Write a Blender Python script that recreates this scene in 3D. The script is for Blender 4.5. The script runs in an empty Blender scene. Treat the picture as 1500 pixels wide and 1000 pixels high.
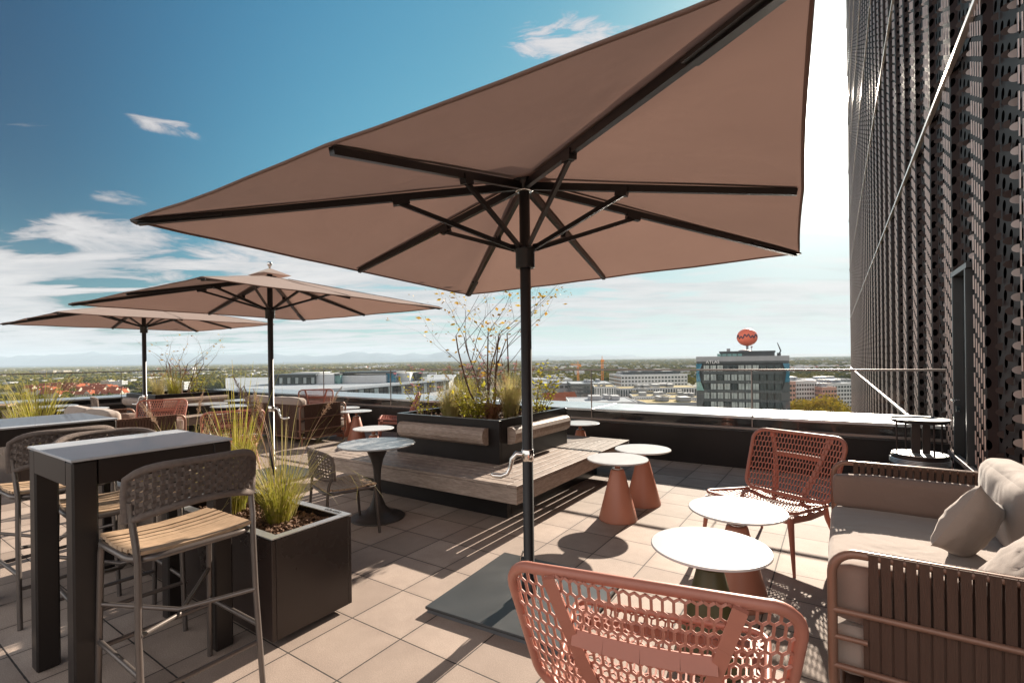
import bpy, math, random
from mathutils import Vector, Matrix, noise
R=math.radians; PI=math.pi
random.seed(7)
TH=.589
CA,SA=math.cos(TH),math.sin(TH)
def ab(a,b,z=0): return Vector((a*CA+b*SA,-a*SA+b*CA,z))
def lerp(a,b,t): return a+(b-a)*t
SC=bpy.context.scene; COL=SC.collection
# ---------------------------------------------------------------- materials
def newmat(name):
    m=bpy.data.materials.new(name); m.use_nodes=True
    nt=m.node_tree; b=nt.nodes['Principled BSDF']
    return m,nt,b
def N(nt,t,**k):
    n=nt.nodes.new(t)
    for a,v in k.items(): setattr(n,a,v)
    return n
def L(nt,a,b): nt.links.new(a,b)
def mix_rgb(nt,fac,c1,c2,mode='MIX'):
    n=N(nt,'ShaderNodeMix',data_type='RGBA',blend_type=mode)
    for s,v in ((n.inputs[0],fac),(n.inputs[6],c1),(n.inputs[7],c2)):
        if hasattr(v,'links') or hasattr(v,'is_linked'): L(nt,v,s)
        elif isinstance(v,(int,float)): s.default_value=v
        else: s.default_value=(*v,1)
    return n.outputs[2]
def math_n(nt,op,a,b=None,c=None,clamp=False):
    n=N(nt,'ShaderNodeMath',operation=op,use_clamp=clamp)
    for i,v in enumerate((a,b,c)):
        if v is None: continue
        if isinstance(v,(int,float)): n.inputs[i].default_value=v
        else: L(nt,v,n.inputs[i])
    return n.outputs[0]
def mat(name,col,rough=.5,metal=0,var=.15,scale=8,bump=0,bscale=40,stretch=None,spec=.5,col2=None,coat=0,thr=None,rvar=0):
    m,nt,b=newmat(name)
    tc=N(nt,'ShaderNodeTexCoord'); src=tc.outputs['Object']
    if stretch:
        mp=N(nt,'ShaderNodeMapping'); mp.inputs['Scale'].default_value=stretch; L(nt,src,mp.inputs[0]); src=mp.outputs[0]
    nz=N(nt,'ShaderNodeTexNoise'); nz.inputs['Scale'].default_value=scale; nz.inputs['Detail'].default_value=6; L(nt,src,nz.inputs[0])
    f=nz.outputs[0]
    if thr:
        mr=N(nt,'ShaderNodeMapRange'); mr.inputs[1].default_value=thr[0]; mr.inputs[2].default_value=thr[1]; L(nt,f,mr.inputs[0]); f=mr.outputs[0]
    c1=tuple(c*(1-var) for c in col); c2=col2 or tuple(min(1,c*(1+var)) for c in col)
    L(nt,mix_rgb(nt,f,c1,c2),b.inputs['Base Color'])
    b.inputs['Roughness'].default_value=rough; b.inputs['Metallic'].default_value=metal
    b.inputs['Specular IOR Level'].default_value=spec; b.inputs['Coat Weight'].default_value=coat
    if rvar:
        L(nt,math_n(nt,'MULTIPLY_ADD',nz.outputs[0],rvar,rough-rvar*.5),b.inputs['Roughness'])
    if bump:
        n2=N(nt,'ShaderNodeTexNoise'); n2.inputs['Scale'].default_value=bscale; n2.inputs['Detail'].default_value=4; L(nt,src,n2.inputs[0])
        bp=N(nt,'ShaderNodeBump'); bp.inputs['Strength'].default_value=bump; bp.inputs['Distance'].default_value=.01
        L(nt,n2.outputs[0],bp.inputs['Height']); L(nt,bp.outputs[0],b.inputs['Normal'])
    return m
def wood(name,c1,c2,stretch,rough=.6):
    m,nt,b=newmat(name)
    tc=N(nt,'ShaderNodeTexCoord'); mp=N(nt,'ShaderNodeMapping'); mp.inputs['Scale'].default_value=stretch
    L(nt,tc.outputs['Object'],mp.inputs[0])
    nz=N(nt,'ShaderNodeTexNoise'); nz.inputs['Scale'].default_value=3; nz.inputs['Detail'].default_value=8; nz.inputs['Distortion'].default_value=1.2; L(nt,mp.outputs[0],nz.inputs[0])
    gr=N(nt,'ShaderNodeTexNoise'); gr.inputs['Scale'].default_value=14; gr.inputs['Detail'].default_value=3; L(nt,mp.outputs[0],gr.inputs[0])
    f=math_n(nt,'MULTIPLY_ADD',nz.outputs[0],1.6,-.3,clamp=True)
    c=mix_rgb(nt,f,c1,c2)
    c=mix_rgb(nt,math_n(nt,'MULTIPLY_ADD',gr.outputs[0],1.5,-.45,clamp=True),mix_rgb(nt,.5,c,(.0,.0,.0)),c)
    L(nt,c,b.inputs['Base Color']); b.inputs['Roughness'].default_value=rough
    bp=N(nt,'ShaderNodeBump'); bp.inputs['Strength'].default_value=.25; bp.inputs['Distance'].default_value=.004
    L(nt,gr.outputs[0],bp.inputs['Height']); L(nt,bp.outputs[0],b.inputs['Normal'])
    return m
def leafmat(name,c1,c2,c3,trans=.45,scale=6,rand=False):
    m,nt,b=newmat(name)
    tc=N(nt,'ShaderNodeTexCoord'); nz=N(nt,'ShaderNodeTexNoise'); nz.inputs['Scale'].default_value=scale; nz.inputs['Detail'].default_value=3
    L(nt,tc.outputs['Object'],nz.inputs[0])
    f=math_n(nt,'MULTIPLY_ADD',nz.outputs[0],2.6,-.8,clamp=True)
    c=mix_rgb(nt,f,c1,c2)
    if rand:
        oi=N(nt,'ShaderNodeObjectInfo'); c=mix_rgb(nt,oi.outputs['Random'],c,c3)
    else:
        wn=N(nt,'ShaderNodeTexNoise'); wn.inputs['Scale'].default_value=scale*4.3; L(nt,tc.outputs['Object'],wn.inputs[0])
        c=mix_rgb(nt,math_n(nt,'MULTIPLY_ADD',wn.outputs[0],4,-1.9,clamp=True),c,c3)
    L(nt,c,b.inputs['Base Color']); b.inputs['Roughness'].default_value=.55
    if trans:
        t=N(nt,'ShaderNodeBsdfTranslucent'); L(nt,c,t.inputs[0])
        ms=N(nt,'ShaderNodeMixShader'); ms.inputs[0].default_value=trans
        out=nt.nodes['Material Output']; L(nt,b.outputs[0],ms.inputs[1]); L(nt,t.outputs[0],ms.inputs[2]); L(nt,ms.outputs[0],out.inputs[0])
    return m
def fabric(name,c1,c2,trans=0,fine=600,rough=.9,big=2):
    m,nt,b=newmat(name)
    tc=N(nt,'ShaderNodeTexCoord'); nz=N(nt,'ShaderNodeTexNoise'); nz.inputs['Scale'].default_value=fine; nz.inputs['Detail'].default_value=2
    n2=N(nt,'ShaderNodeTexNoise'); n2.inputs['Scale'].default_value=big; n2.inputs['Detail'].default_value=5
    L(nt,tc.outputs['Object'],nz.inputs[0]); L(nt,tc.outputs['Object'],n2.inputs[0])
    f=math_n(nt,'ADD',math_n(nt,'MULTIPLY',nz.outputs[0],.6),math_n(nt,'MULTIPLY',n2.outputs[0],.4))
    c=mix_rgb(nt,f,c1,c2)
    L(nt,c,b.inputs['Base Color']); b.inputs['Roughness'].default_value=rough; b.inputs['Specular IOR Level'].default_value=.2
    b.inputs['Sheen Weight'].default_value=.25
    bp=N(nt,'ShaderNodeBump'); bp.inputs['Strength'].default_value=.2; bp.inputs['Distance'].default_value=.003
    L(nt,nz.outputs[0],bp.inputs['Height'])
    n3=N(nt,'ShaderNodeTexNoise'); n3.inputs['Scale'].default_value=4; n3.inputs['Detail'].default_value=2; n3.inputs['Distortion'].default_value=.6; L(nt,tc.outputs['Object'],n3.inputs[0])
    b2=N(nt,'ShaderNodeBump'); b2.inputs['Strength'].default_value=.10 if trans else .35; b2.inputs['Distance'].default_value=.05
    L(nt,n3.outputs[0],b2.inputs['Height']); L(nt,bp.outputs[0],b2.inputs['Normal']); L(nt,b2.outputs[0],b.inputs['Normal'])
    if trans:
        t=N(nt,'ShaderNodeBsdfTranslucent'); L(nt,c,t.inputs[0]); L(nt,b2.outputs[0],t.inputs['Normal'])
        ms=N(nt,'ShaderNodeMixShader'); ms.inputs[0].default_value=trans
        out=nt.nodes['Material Output']; L(nt,b.outputs[0],ms.inputs[1]); L(nt,t.outputs[0],ms.inputs[2]); L(nt,ms.outputs[0],out.inputs[0])
    return m
def canopymat(name,c1,c2,trans,fine):
    m=fabric(name,c1,c2,trans,fine); nt=m.node_tree
    uv=N(nt,'ShaderNodeTexCoord'); wv=N(nt,'ShaderNodeTexNoise'); wv.inputs['Scale'].default_value=1.3; wv.inputs['Detail'].default_value=6; wv.inputs['Roughness'].default_value=.6; L(nt,uv.outputs['Object'],wv.inputs[0])
    for n in list(nt.nodes):
        if n.type=='MIX' : 
            src=n.outputs[2]; tg=[l.to_socket for l in src.links]
            c=mix_rgb(nt,math_n(nt,'MULTIPLY_ADD',wv.outputs[0],1.6,-.35,clamp=True),mix_rgb(nt,.12,src,(.1,.06,.05)),src)
            for t in tg: L(nt,c,t)
            break
    return m
M={}
M['dark']=mat('dark_metal',(.03,.02,.018),.38,.0,.3,5,.05,300)
M['darkrod']=mat('black_metal',(.012,.012,.013),.35,0,.2,6)
M['panel']=mat('dark_panel',(.014,.012,.012),.4,.0,.5,1.2,.03,40,rvar=.3,spec=.3)
M['planter']=mat('planter_metal',(.03,.02,.017),.3,.0,.45,2.5,.04,60,rvar=.25)
M['alu']=mat('aluminium_sheet',(.62,.64,.66),.32,.75,.08,3,.02,20,rvar=.2)
M['rim']=mat('planter_rim_metal',(.2,.22,.24),.3,.6,.15,6)
M['chrome']=mat('chrome',(.75,.74,.72),.12,1,.05,3)
M['rail']=mat('rail_metal',(.3,.26,.24),.35,.8,.1,5)
M['coral']=mat('coral_powder_coat',(.41,.158,.112),.42,0,.1,25,.08,900)
M['cone']=mat('terracotta_metal',(.46,.19,.125),.42,0,.1,6,.03,500)
M['olive']=mat('olive_metal',(.07,.062,.022),.45,0,.12,8)
M['top']=mat('laminate_top',(.6,.585,.58),.3,0,.08,6,.02,300,coat=.3,rvar=.15)
M['tulip']=mat('tulip_metal',(.05,.045,.042),.42,0,.15,8,.06,600)
M['streak']=mat('streaked_top',(.36,.37,.38),.3,0,.05,3,0,10,(14,.6,1),coat=.2)
M['bartop']=mat('bar_top',(.42,.44,.47),.42,0,.12,9,.02,400,coat=.3,rvar=.12)
M['barleg']=mat('bar_frame_metal',(.013,.009,.008),.42,0,.2,6,.03,500)
M['tube']=mat('stool_tube',(.15,.13,.12),.35,.55,.12,20)
M['rope']=mat('rope_weave',(.17,.135,.118),.85,0,.35,60,.7,700)
M['strap']=mat('strap_cord',(.09,.05,.035),.9,0,.18,60,.5,400,(1,1,.05))
M['tan']=mat('tan_metal',(.24,.13,.09),.38,.15,.1,10)
M['slab']=mat('base_slab_metal',(.05,.053,.055),.38,0,.25,4,.05,250,rvar=.2)
M['teak']=wood('teak_slats',(.5,.33,.2),(.74,.53,.35),(1.6,14,14))
M['bench']=wood('weathered_boards',(.36,.28,.235),(.6,.5,.43),(1.2,1.2,9))
M['bolster']=wood('bolster_wood',(.34,.25,.2),(.58,.47,.4),(1.2,6,6))
M['canopy']=canopymat('canopy_fabric',(.235,.148,.122),(.305,.2,.165),.36,700)
M['cushion']=fabric('cushion_fabric',(.27,.22,.19),(.38,.315,.275),0,350)
M['cushbrown']=fabric('brown_cushion_fabric',(.2,.14,.115),(.28,.2,.165),0,350)
M['soil']=mat('bark_mulch',(.05,.026,.015),.95,0,.6,60,1,90)
M['chip']=mat('bark_chips',(.1,.045,.022),.85,0,.7,35,.4,200,col2=(.26,.14,.075))
M['bark']=mat('young_bark',(.11,.065,.045),.8,0,.35,30,.4,90)
M['blade']=leafmat('grass_blades',(.24,.26,.03),(.44,.38,.055),(.46,.35,.15),.5,7)
M['straw']=leafmat('feather_grass',(.4,.34,.13),(.5,.4,.22),(.32,.32,.08),.45,5)
M['plume']=leafmat('seed_plumes',(.5,.38,.28),(.6,.46,.34),(.45,.3,.22),.5,20)
M['leaf']=leafmat('shrub_leaves',(.3,.32,.03),(.5,.45,.04),(.24,.13,.03),.5,8)
M['redleaf']=leafmat('autumn_leaves',(.4,.25,.04),(.55,.4,.05),(.3,.1,.05),.4,9)
M['pink']=leafmat('pink_petals',(.6,.25,.33),(.7,.4,.45),(.5,.08,.12),.4,40)
M['reds']=leafmat('red_grass',(.3,.12,.07),(.35,.22,.1),(.2,.07,.05),.4,9)
# canopy crowns of the city
M['crown']=leafmat('autumn_crowns',(.14,.13,.015),(.3,.22,.02),(.05,.065,.014),0,.09,True)
M['goldcrown']=leafmat('golden_crown_leaves',(.26,.2,.02),(.4,.29,.03),(.16,.15,.02),.25,.5)
pb=M['goldcrown'].node_tree.nodes['Principled BSDF']; pb.inputs['Specular IOR Level'].default_value=0
M['forest']=leafmat('far_forest',(.07,.075,.015),(.2,.155,.025),(.035,.045,.015),0,.004)
for q in('forest','crown'):
    pb=M[q].node_tree.nodes['Principled BSDF']; pb.inputs['Specular IOR Level'].default_value=0; pb.inputs['Roughness'].default_value=1
M['redroof']=mat('red_tiles',(.34,.1,.05),.95,0,.3,.4,.3,3,spec=.05)
M['render']=mat('cream_render',(.55,.48,.38),.85,0,.12,.3)
M['white']=mat('white_render',(.62,.62,.62),.7,0,.1,.2)
M['grayb']=mat('grey_cladding',(.32,.33,.35),.6,0,.2,.2)
M['darkb']=mat('dark_cladding',(.075,.085,.09),.45,0,.3,.3)
M['roof']=mat('flat_roofing',(.36,.39,.42),.9,0,.22,.06,.1,.6,spec=.05)
M['farwhite']=mat('far_render',(.5,.5,.5),1,0,.35,.004,spec=0)
M['green_roof']=mat('sedum_roof',(.3,.22,.06),.95,0,.4,.3)
M['glass_d']=mat('window_glass',(.05,.065,.07),.12,0,.8,.25,0,1,coat=.5)
M['glass_l']=mat('pale_window_glass',(.36,.4,.39),.3,0,.6,.35,0,1,coat=.3)
M['halfmoon']=mat('half_moon_tabs',(.4,.34,.32),.4,.3,.3,3)  # paler than the other discs: sun glint put into the colour
M['void']=mat('backing_boards',(.008,.006,.006),1,0,.2,.3,spec=0)
M['glass_t']=mat('teal_glass',(.03,.17,.26),.15,0,.4,.4,coat=.5)
M['glass_m']=mat('mint_glass',(.2,.36,.34),.2,0,.4,.4,coat=.5)
M['pinkb']=mat('pink_render',(.5,.3,.25),.8,0,.15,.2)
M['orange']=mat('crane_paint',(.7,.28,.06),.5,0,.1,1)
M['globe']=mat('globe_shell',(.85,.2,.12),.5,0,.15,.6)
M['navy']=mat('navy_paint',(.02,.05,.09),.5)
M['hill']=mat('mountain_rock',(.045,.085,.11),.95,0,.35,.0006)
M['letters']=mat('letter_paint',(.8,.8,.8),.5)
M['ink']=mat('dark_print',(.02,.02,.025),.5)
M['sheet']=None
# floor pavers
def floormat():
    m,nt,b=newmat('concrete_pavers')
    tc=N(nt,'ShaderNodeTexCoord'); s=N(nt,'ShaderNodeSeparateXYZ'); L(nt,tc.outputs['Object'],s.inputs[0])
    T=.4
    def line(o):
        f=math_n(nt,'FRACT',math_n(nt,'DIVIDE',o,T)); d=math_n(nt,'MINIMUM',f,math_n(nt,'SUBTRACT',1,f))
        return d
    wob=N(nt,'ShaderNodeTexNoise'); wob.inputs['Scale'].default_value=25; L(nt,tc.outputs['Object'],wob.inputs[0])
    d=math_n(nt,'MINIMUM',line(s.outputs[0]),line(s.outputs[1]))
    d=math_n(nt,'ADD',d,math_n(nt,'MULTIPLY_ADD',wob.outputs[0],.006,-.003))
    mr=N(nt,'ShaderNodeMapRange'); mr.inputs[1].default_value=.006; mr.inputs[2].default_value=.0105; L(nt,d,mr.inputs[0]); joint=mr.outputs[0]
    cx=math_n(nt,'FLOOR',math_n(nt,'DIVIDE',s.outputs[0],T)); cy=math_n(nt,'FLOOR',math_n(nt,'DIVIDE',s.outputs[1],T))
    cb=N(nt,'ShaderNodeCombineXYZ'); L(nt,cx,cb.inputs[0]); L(nt,cy,cb.inputs[1])
    wn=N(nt,'ShaderNodeTexWhiteNoise'); L(nt,cb.outputs[0],wn.inputs[0])
    base=mix_rgb(nt,wn.outputs[0],(.40,.32,.265),(.63,.515,.435))
    sp=N(nt,'ShaderNodeTexNoise'); sp.inputs['Scale'].default_value=190; sp.inputs['Detail'].default_value=3; L(nt,tc.outputs['Object'],sp.inputs[0])
    c=mix_rgb(nt,math_n(nt,'MULTIPLY_ADD',sp.outputs[0],3,-1.1,clamp=True),mix_rgb(nt,.45,base,(.1,.08,.07)),base)
    st=N(nt,'ShaderNodeTexNoise'); st.inputs['Scale'].default_value=2.3; st.inputs['Detail'].default_value=7; st.inputs['Roughness'].default_value=.65; L(nt,tc.outputs['Object'],st.inputs[0])
    c=mix_rgb(nt,math_n(nt,'MULTIPLY_ADD',st.outputs[0],2.4,-.75,clamp=True),mix_rgb(nt,.5,c,(.16,.12,.1)),c)
    c=mix_rgb(nt,joint,(.035,.028,.025),c)
    L(nt,c,b.inputs['Base Color']); b.inputs['Roughness'].default_value=.78
    dj=N(nt,'ShaderNodeMapRange'); dj.inputs[1].default_value=.01; dj.inputs[2].default_value=.09; L(nt,math_n(nt,'ADD',d,math_n(nt,'MULTIPLY_ADD',st.outputs[0],.12,-.06)),dj.inputs[0])
    c=mix_rgb(nt,dj.outputs[0],mix_rgb(nt,.75,(.22,.17,.14),c),c)
    L(nt,mix_rgb(nt,joint,(.035,.028,.025),c),b.inputs['Base Color'])
    h=math_n(nt,'ADD',math_n(nt,'MULTIPLY',joint,1.0),math_n(nt,'MULTIPLY',sp.outputs[0],.12))
    h=math_n(nt,'ADD',h,math_n(nt,'MULTIPLY',wn.outputs[0],.25))
    bp=N(nt,'ShaderNodeBump'); bp.inputs['Strength'].default_value=.6; bp.inputs['Distance'].default_value=.006
    L(nt,h,bp.inputs['Height']); L(nt,bp.outputs[0],b.inputs['Normal'])
    return m
M['floor']=floormat()
def glassmat():
    m=bpy.data.materials.new('balustrade_glass'); m.use_nodes=True; nt=m.node_tree; nt.nodes.clear()
    o=N(nt,'ShaderNodeOutputMaterial'); t=N(nt,'ShaderNodeBsdfTransparent'); t.inputs[0].default_value=(.955,.97,.975,1)
    g=N(nt,'ShaderNodeBsdfGlossy'); g.inputs['Roughness'].default_value=.015
    nz=N(nt,'ShaderNodeTexNoise'); nz.inputs['Scale'].default_value=3
    f=N(nt,'ShaderNodeFresnel'); f.inputs[0].default_value=1.5
    ms=N(nt,'ShaderNodeMixShader'); ge=N(nt,'ShaderNodeNewGeometry'); L(nt,math_n(nt,'MULTIPLY',f.outputs[0],math_n(nt,'SUBTRACT',1,ge.outputs['Backfacing']),clamp=True),ms.inputs[0])
    L(nt,t.outputs[0],ms.inputs[1]); L(nt,g.outputs[0],ms.inputs[2]); L(nt,ms.outputs[0],o.inputs[0])
    return m
M['glass']=glassmat()
def perfmat():
    # dark sheet with staggered round perforations, cut through the metal
    m,nt,b=newmat('perforated_sheet')
    uv=N(nt,'ShaderNodeUVMap'); s=N(nt,'ShaderNodeSeparateXYZ'); L(nt,uv.outputs[0],s.inputs[0])
    P=.175
    col=math_n(nt,'FLOOR',math_n(nt,'DIVIDE',s.outputs[0],.17))
    par=math_n(nt,'MULTIPLY',math_n(nt,'MODULO',col,2),P*.5)
    fu=math_n(nt,'MULTIPLY',math_n(nt,'SUBTRACT',math_n(nt,'FRACT',math_n(nt,'DIVIDE',s.outputs[0],.17)),.5),.17)
    fv=math_n(nt,'MULTIPLY',math_n(nt,'SUBTRACT',math_n(nt,'FRACT',math_n(nt,'DIVIDE',math_n(nt,'ADD',s.outputs[1],par),P)),.5),P)
    rr=math_n(nt,'SQRT',math_n(nt,'ADD',math_n(nt,'POWER',math_n(nt,'ABSOLUTE',fu),2),math_n(nt,'POWER',math_n(nt,'ABSOLUTE',fv),2)))
    hole=math_n(nt,'LESS_THAN',rr,.044)
    nz=N(nt,'ShaderNodeTexNoise'); nz.inputs['Scale'].default_value=1.5; tc=N(nt,'ShaderNodeTexCoord'); L(nt,tc.outputs['Object'],nz.inputs[0])
    L(nt,mix_rgb(nt,nz.outputs[0],(.022,.013,.011),(.05,.029,.024)),b.inputs['Base Color'])
    b.inputs['Metallic'].default_value=0; b.inputs['Roughness'].default_value=.6; b.inputs['Specular IOR Level'].default_value=.15
    t=N(nt,'ShaderNodeBsdfTransparent'); ms=N(nt,'ShaderNodeMixShader'); L(nt,hole,ms.inputs[0]); L(nt,b.outputs[0],ms.inputs[1]); L(nt,t.outputs[0],ms.inputs[2])
    L(nt,ms.outputs[0],nt.nodes['Material Output'].inputs[0])
    return m
M['sheet']=perfmat()
M['tab']=mat('curled_tabs',(.85,.66,.58),.42,.7,.2,3)  # colour lightened so the tab edges read as sunlit lines
M['disc']=mat('disc_tabs',(.05,.032,.028),.5,.0,.3,3,spec=.3)
M['seam']=mat('seam_profile',(.7,.62,.6),.3,.6,.1,2)
def groundmat():
    m,nt,b=newmat('city_ground')
    tc=N(nt,'ShaderNodeTexCoord'); v=N(nt,'ShaderNodeTexVoronoi'); v.inputs['Scale'].default_value=.006; L(nt,tc.outputs['Object'],v.inputs[0])
    nz=N(nt,'ShaderNodeTexNoise'); nz.inputs['Scale'].default_value=.0012; nz.inputs['Detail'].default_value=9; L(nt,tc.outputs['Object'],nz.inputs[0])
    s=N(nt,'ShaderNodeSeparateColor'); L(nt,v.outputs['Color'],s.inputs[0])
    c=mix_rgb(nt,s.outputs[0],(.05,.055,.02),(.13,.115,.045))
    c=mix_rgb(nt,math_n(nt,'GREATER_THAN',s.outputs[1],.8),c,(.2,.19,.17))
    c=mix_rgb(nt,math_n(nt,'MULTIPLY_ADD',nz.outputs[0],4,-1.6,clamp=True),c,(.035,.045,.02))
    L(nt,c,b.inputs['Base Color']); b.inputs['Roughness'].default_value=.95
    return m
M['ground']=groundmat()
# ---------------------------------------------------------------- mesh builder
class MB:
    def __init__(s): s.v=[]; s.f=[]; s.sm=[]; s.uv=None
    def add(s,vs,fs,smooth=False):
        o=len(s.v); s.v+= [tuple(p) for p in vs]; s.f+=[tuple(i+o for i in f) for f in fs]; s.sm+=[smooth]*len(fs)
    def box(s,c,d,rz=0,mtx=None,bev=0):
        x,y,z=d[0]/2,d[1]/2,d[2]/2; c=Vector(c)
        if bev:
            b=min(bev,x*.45,y*.45,z*.45)
            vs=[];idx={}
            for sx in(-1,1):
                for sy in(-1,1):
                    for sz in(-1,1):
                        for k,p in enumerate(((x-b,y-b,z),(x-b,y,z-b),(x,y-b,z-b))):
                            idx[(sx,sy,sz,k)]=len(vs); vs.append(Vector((p[0]*sx,p[1]*sy,p[2]*sz)))
            fs=[]
            # main faces
            for sz in(-1,1):
                q=[idx[(sx,sy,sz,0)] for sx,sy in((-1,-1),(1,-1),(1,1),(-1,1))]; fs.append(q if sz>0 else q[::-1])
            for sy in(-1,1):
                q=[idx[(sx,sy,sz,1)] for sx,sz in((-1,-1),(1,-1),(1,1),(-1,1))]; fs.append(q if sy<0 else q[::-1])
            for sx in(-1,1):
                q=[idx[(sx,sy,sz,2)] for sy,sz in((-1,-1),(1,-1),(1,1),(-1,1))]; fs.append(q if sx>0 else q[::-1])
            for sx in(-1,1):
                for sy in(-1,1):
                    q=[idx[(sx,sy,-1,1)],idx[(sx,sy,-1,2)],idx[(sx,sy,1,2)],idx[(sx,sy,1,1)]]; fs.append(q if sx*sy<0 else q[::-1])
            for sx in(-1,1):
                for sz in(-1,1):
                    q=[idx[(sx,-1,sz,0)],idx[(sx,-1,sz,2)],idx[(sx,1,sz,2)],idx[(sx,1,sz,0)]]; fs.append(q if sx*sz<0 else q[::-1])
            for sy in(-1,1):
                for sz in(-1,1):
                    q=[idx[(-1,sy,sz,0)],idx[(-1,sy,sz,1)],idx[(1,sy,sz,1)],idx[(1,sy,sz,0)]]; fs.append(q if sy*sz>0 else q[::-1])
            for sx in(-1,1):
                for sy in(-1,1):
                    for sz in(-1,1):
                        q=[idx[(sx,sy,sz,k)] for k in range(3)]; fs.append(q if sx*sy*sz<0 else q[::-1])
        else:
            vs=[Vector((sx*x,sy*y,sz*z)) for sz in(-1,1) for sy in(-1,1) for sx in(-1,1)]
            fs=[(0,2,3,1),(4,5,7,6),(0,1,5,4),(2,6,7,3),(0,4,6,2),(1,3,7,5)]
        if mtx is None: mtx=Matrix.Rotation(rz,3,'Z')
        s.add([mtx@v+c for v in vs],fs)
    def beam(s,p,q,w,t,up=(0,0,1),w2=None,t2=None):
        p,q=Vector(p),Vector(q); d=(q-p)
        if d.length<1e-6:return
        d.normalize(); up=Vector(up); x=d.cross(up)
        if x.length<1e-4: x=d.cross(Vector((1,0,0)))
        x.normalize(); u=x.cross(d)
        w2=w if w2 is None else w2; t2=t if t2 is None else t2
        vs=[p+x*(w/2*i)+u*(t/2*j) for i,j in((-1,-1),(1,-1),(1,1),(-1,1))]+[q+x*(w2/2*i)+u*(t2/2*j) for i,j in((-1,-1),(1,-1),(1,1),(-1,1))]
        s.add(vs,[(0,1,2,3),(7,6,5,4),(0,4,5,1),(1,5,6,2),(2,6,7,3),(3,7,4,0)])
    def tube(s,pts,r,n=8,closed=False,sy=1,cap=True):
        pts=[Vector(p) for p in pts]; m=len(pts); rs=r if isinstance(r,(list,tuple)) else [r]*m
        rings=[]; prev=None
        for i,p in enumerate(pts):
            if closed: t=pts[(i+1)%m]-pts[i-1]
            else: t=pts[min(i+1,m-1)]-pts[max(i-1,0)]
            if t.length<1e-9: t=Vector((0,0,1))
            t.normalize()
            if prev is None:
                a=Vector((0,0,1)) if abs(t.z)<.9 else Vector((1,0,0)); u=t.cross(a).normalized()
            else:
                u=(prev-t*prev.dot(t)); u=u.normalized() if u.length>1e-6 else t.orthogonal().normalized()
            prev=u; w=t.cross(u)
            rings.append([p+u*(rs[i]*math.cos(2*PI*k/n))+w*(rs[i]*sy*math.sin(2*PI*k/n)) for k in range(n)])
        vs=[v for g in rings for v in g]; fs=[]
        for i in range(m if closed else m-1):
            a=i*n; b=((i+1)%m)*n
            for k in range(n): fs.append((a+k,a+(k+1)%n,b+(k+1)%n,b+k))
        s.add(vs,fs,True)
        if not closed and cap:
            s.add(rings[0],[tuple(range(n))[::-1]]); s.add(rings[-1],[tuple(range(n))])
    def lathe(s,prof,n=32,c=(0,0,0),smooth=True):
        c=Vector(c); vs=[];fs=[]
        for r,z in prof:
            for k in range(n): vs.append(c+Vector((r*math.cos(2*PI*k/n),r*math.sin(2*PI*k/n),z)))
        for i in range(len(prof)-1):
            for k in range(n): fs.append((i*n+k,i*n+(k+1)%n,(i+1)*n+(k+1)%n,(i+1)*n+k))
        s.add(vs,fs,smooth)
        if prof[0][0]>1e-4: s.add(vs[:n],[tuple(range(n))[::-1]])
        if prof[-1][0]>1e-4: s.add(vs[-n:],[tuple(range(n))])
    def prism(s,poly,z0,z1):
        n=len(poly); vs=[(x,y,z0) for x,y in poly]+[(x,y,z1) for x,y in poly]
        fs=[tuple(range(n))[::-1],tuple(range(n,2*n))]+[(i,(i+1)%n,(i+1)%n+n,i+n) for i in range(n)]
        s.add(vs,fs)
    def grid(s,fn,nu,nv,smooth=True):
        vs=[fn(i/nu,j/nv) for j in range(nv+1) for i in range(nu+1)]
        fs=[(j*(nu+1)+i,j*(nu+1)+i+1,(j+1)*(nu+1)+i+1,(j+1)*(nu+1)+i) for j in range(nv) for i in range(nu)]
        s.add(vs,fs,smooth)
    def build(s,name,m,parent=None,smooth=None):
        me=bpy.data.meshes.new(name); me.from_pydata(s.v,[],s.f)
        me.polygons.foreach_set('use_smooth',s.sm); 
        if s.uv:
            l=me.uv_layers.new(name='UVMap')
            flat=[]
            for f in s.f:
                for i in f: flat+=s.uv[i]
            l.data.foreach_set('uv',flat)
        me.materials.append(m if not isinstance(m,str) else M[m]); me.update()
        o=bpy.data.objects.new(name,me); COL.objects.link(o)
        if parent: o.parent=parent
        return o
def tag(o,label=None,cat=None,group=None,kind=None):
    if label: o['label']=label
    if cat: o['category']=cat
    if group: o['group']=group
    if kind: o['kind']=kind
    return o
def empty(name,loc=(0,0,0),rz=0,**k):
    o=bpy.data.objects.new(name,None); COL.objects.link(o); o.location=loc; o.rotation_euler=(0,0,rz); o.empty_display_size=.1
    return tag(o,**k)
def kids(o): return [c for c in list(COL.objects) if c.parent==o]
def copy_tree(o,parent=None,ch=None):
    c=o.copy(); COL.objects.link(c); c.parent=parent
    for k in kids(o): copy_tree(k,c)
    return c
def dup(o,loc,rz,label,group=None):
    c=copy_tree(o); c.location=loc; c.rotation_euler=(0,0,rz); c['label']=label
    if group: c['group']=group
    return c
def face(fx,fy): return math.atan2(-fx,fy)
def rrect(w,h,r,n=6):
    pts=[]
    for cx,cy,a0 in((w/2-r,h/2-r,0),(-w/2+r,h/2-r,90),(-w/2+r,-h/2+r,180),(w/2-r,-h/2+r,270)):
        for k in range(n+1):
            a=R(a0+90*k/n); pts.append((cx+r*math.cos(a),cy+r*math.sin(a)))
    return pts
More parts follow.
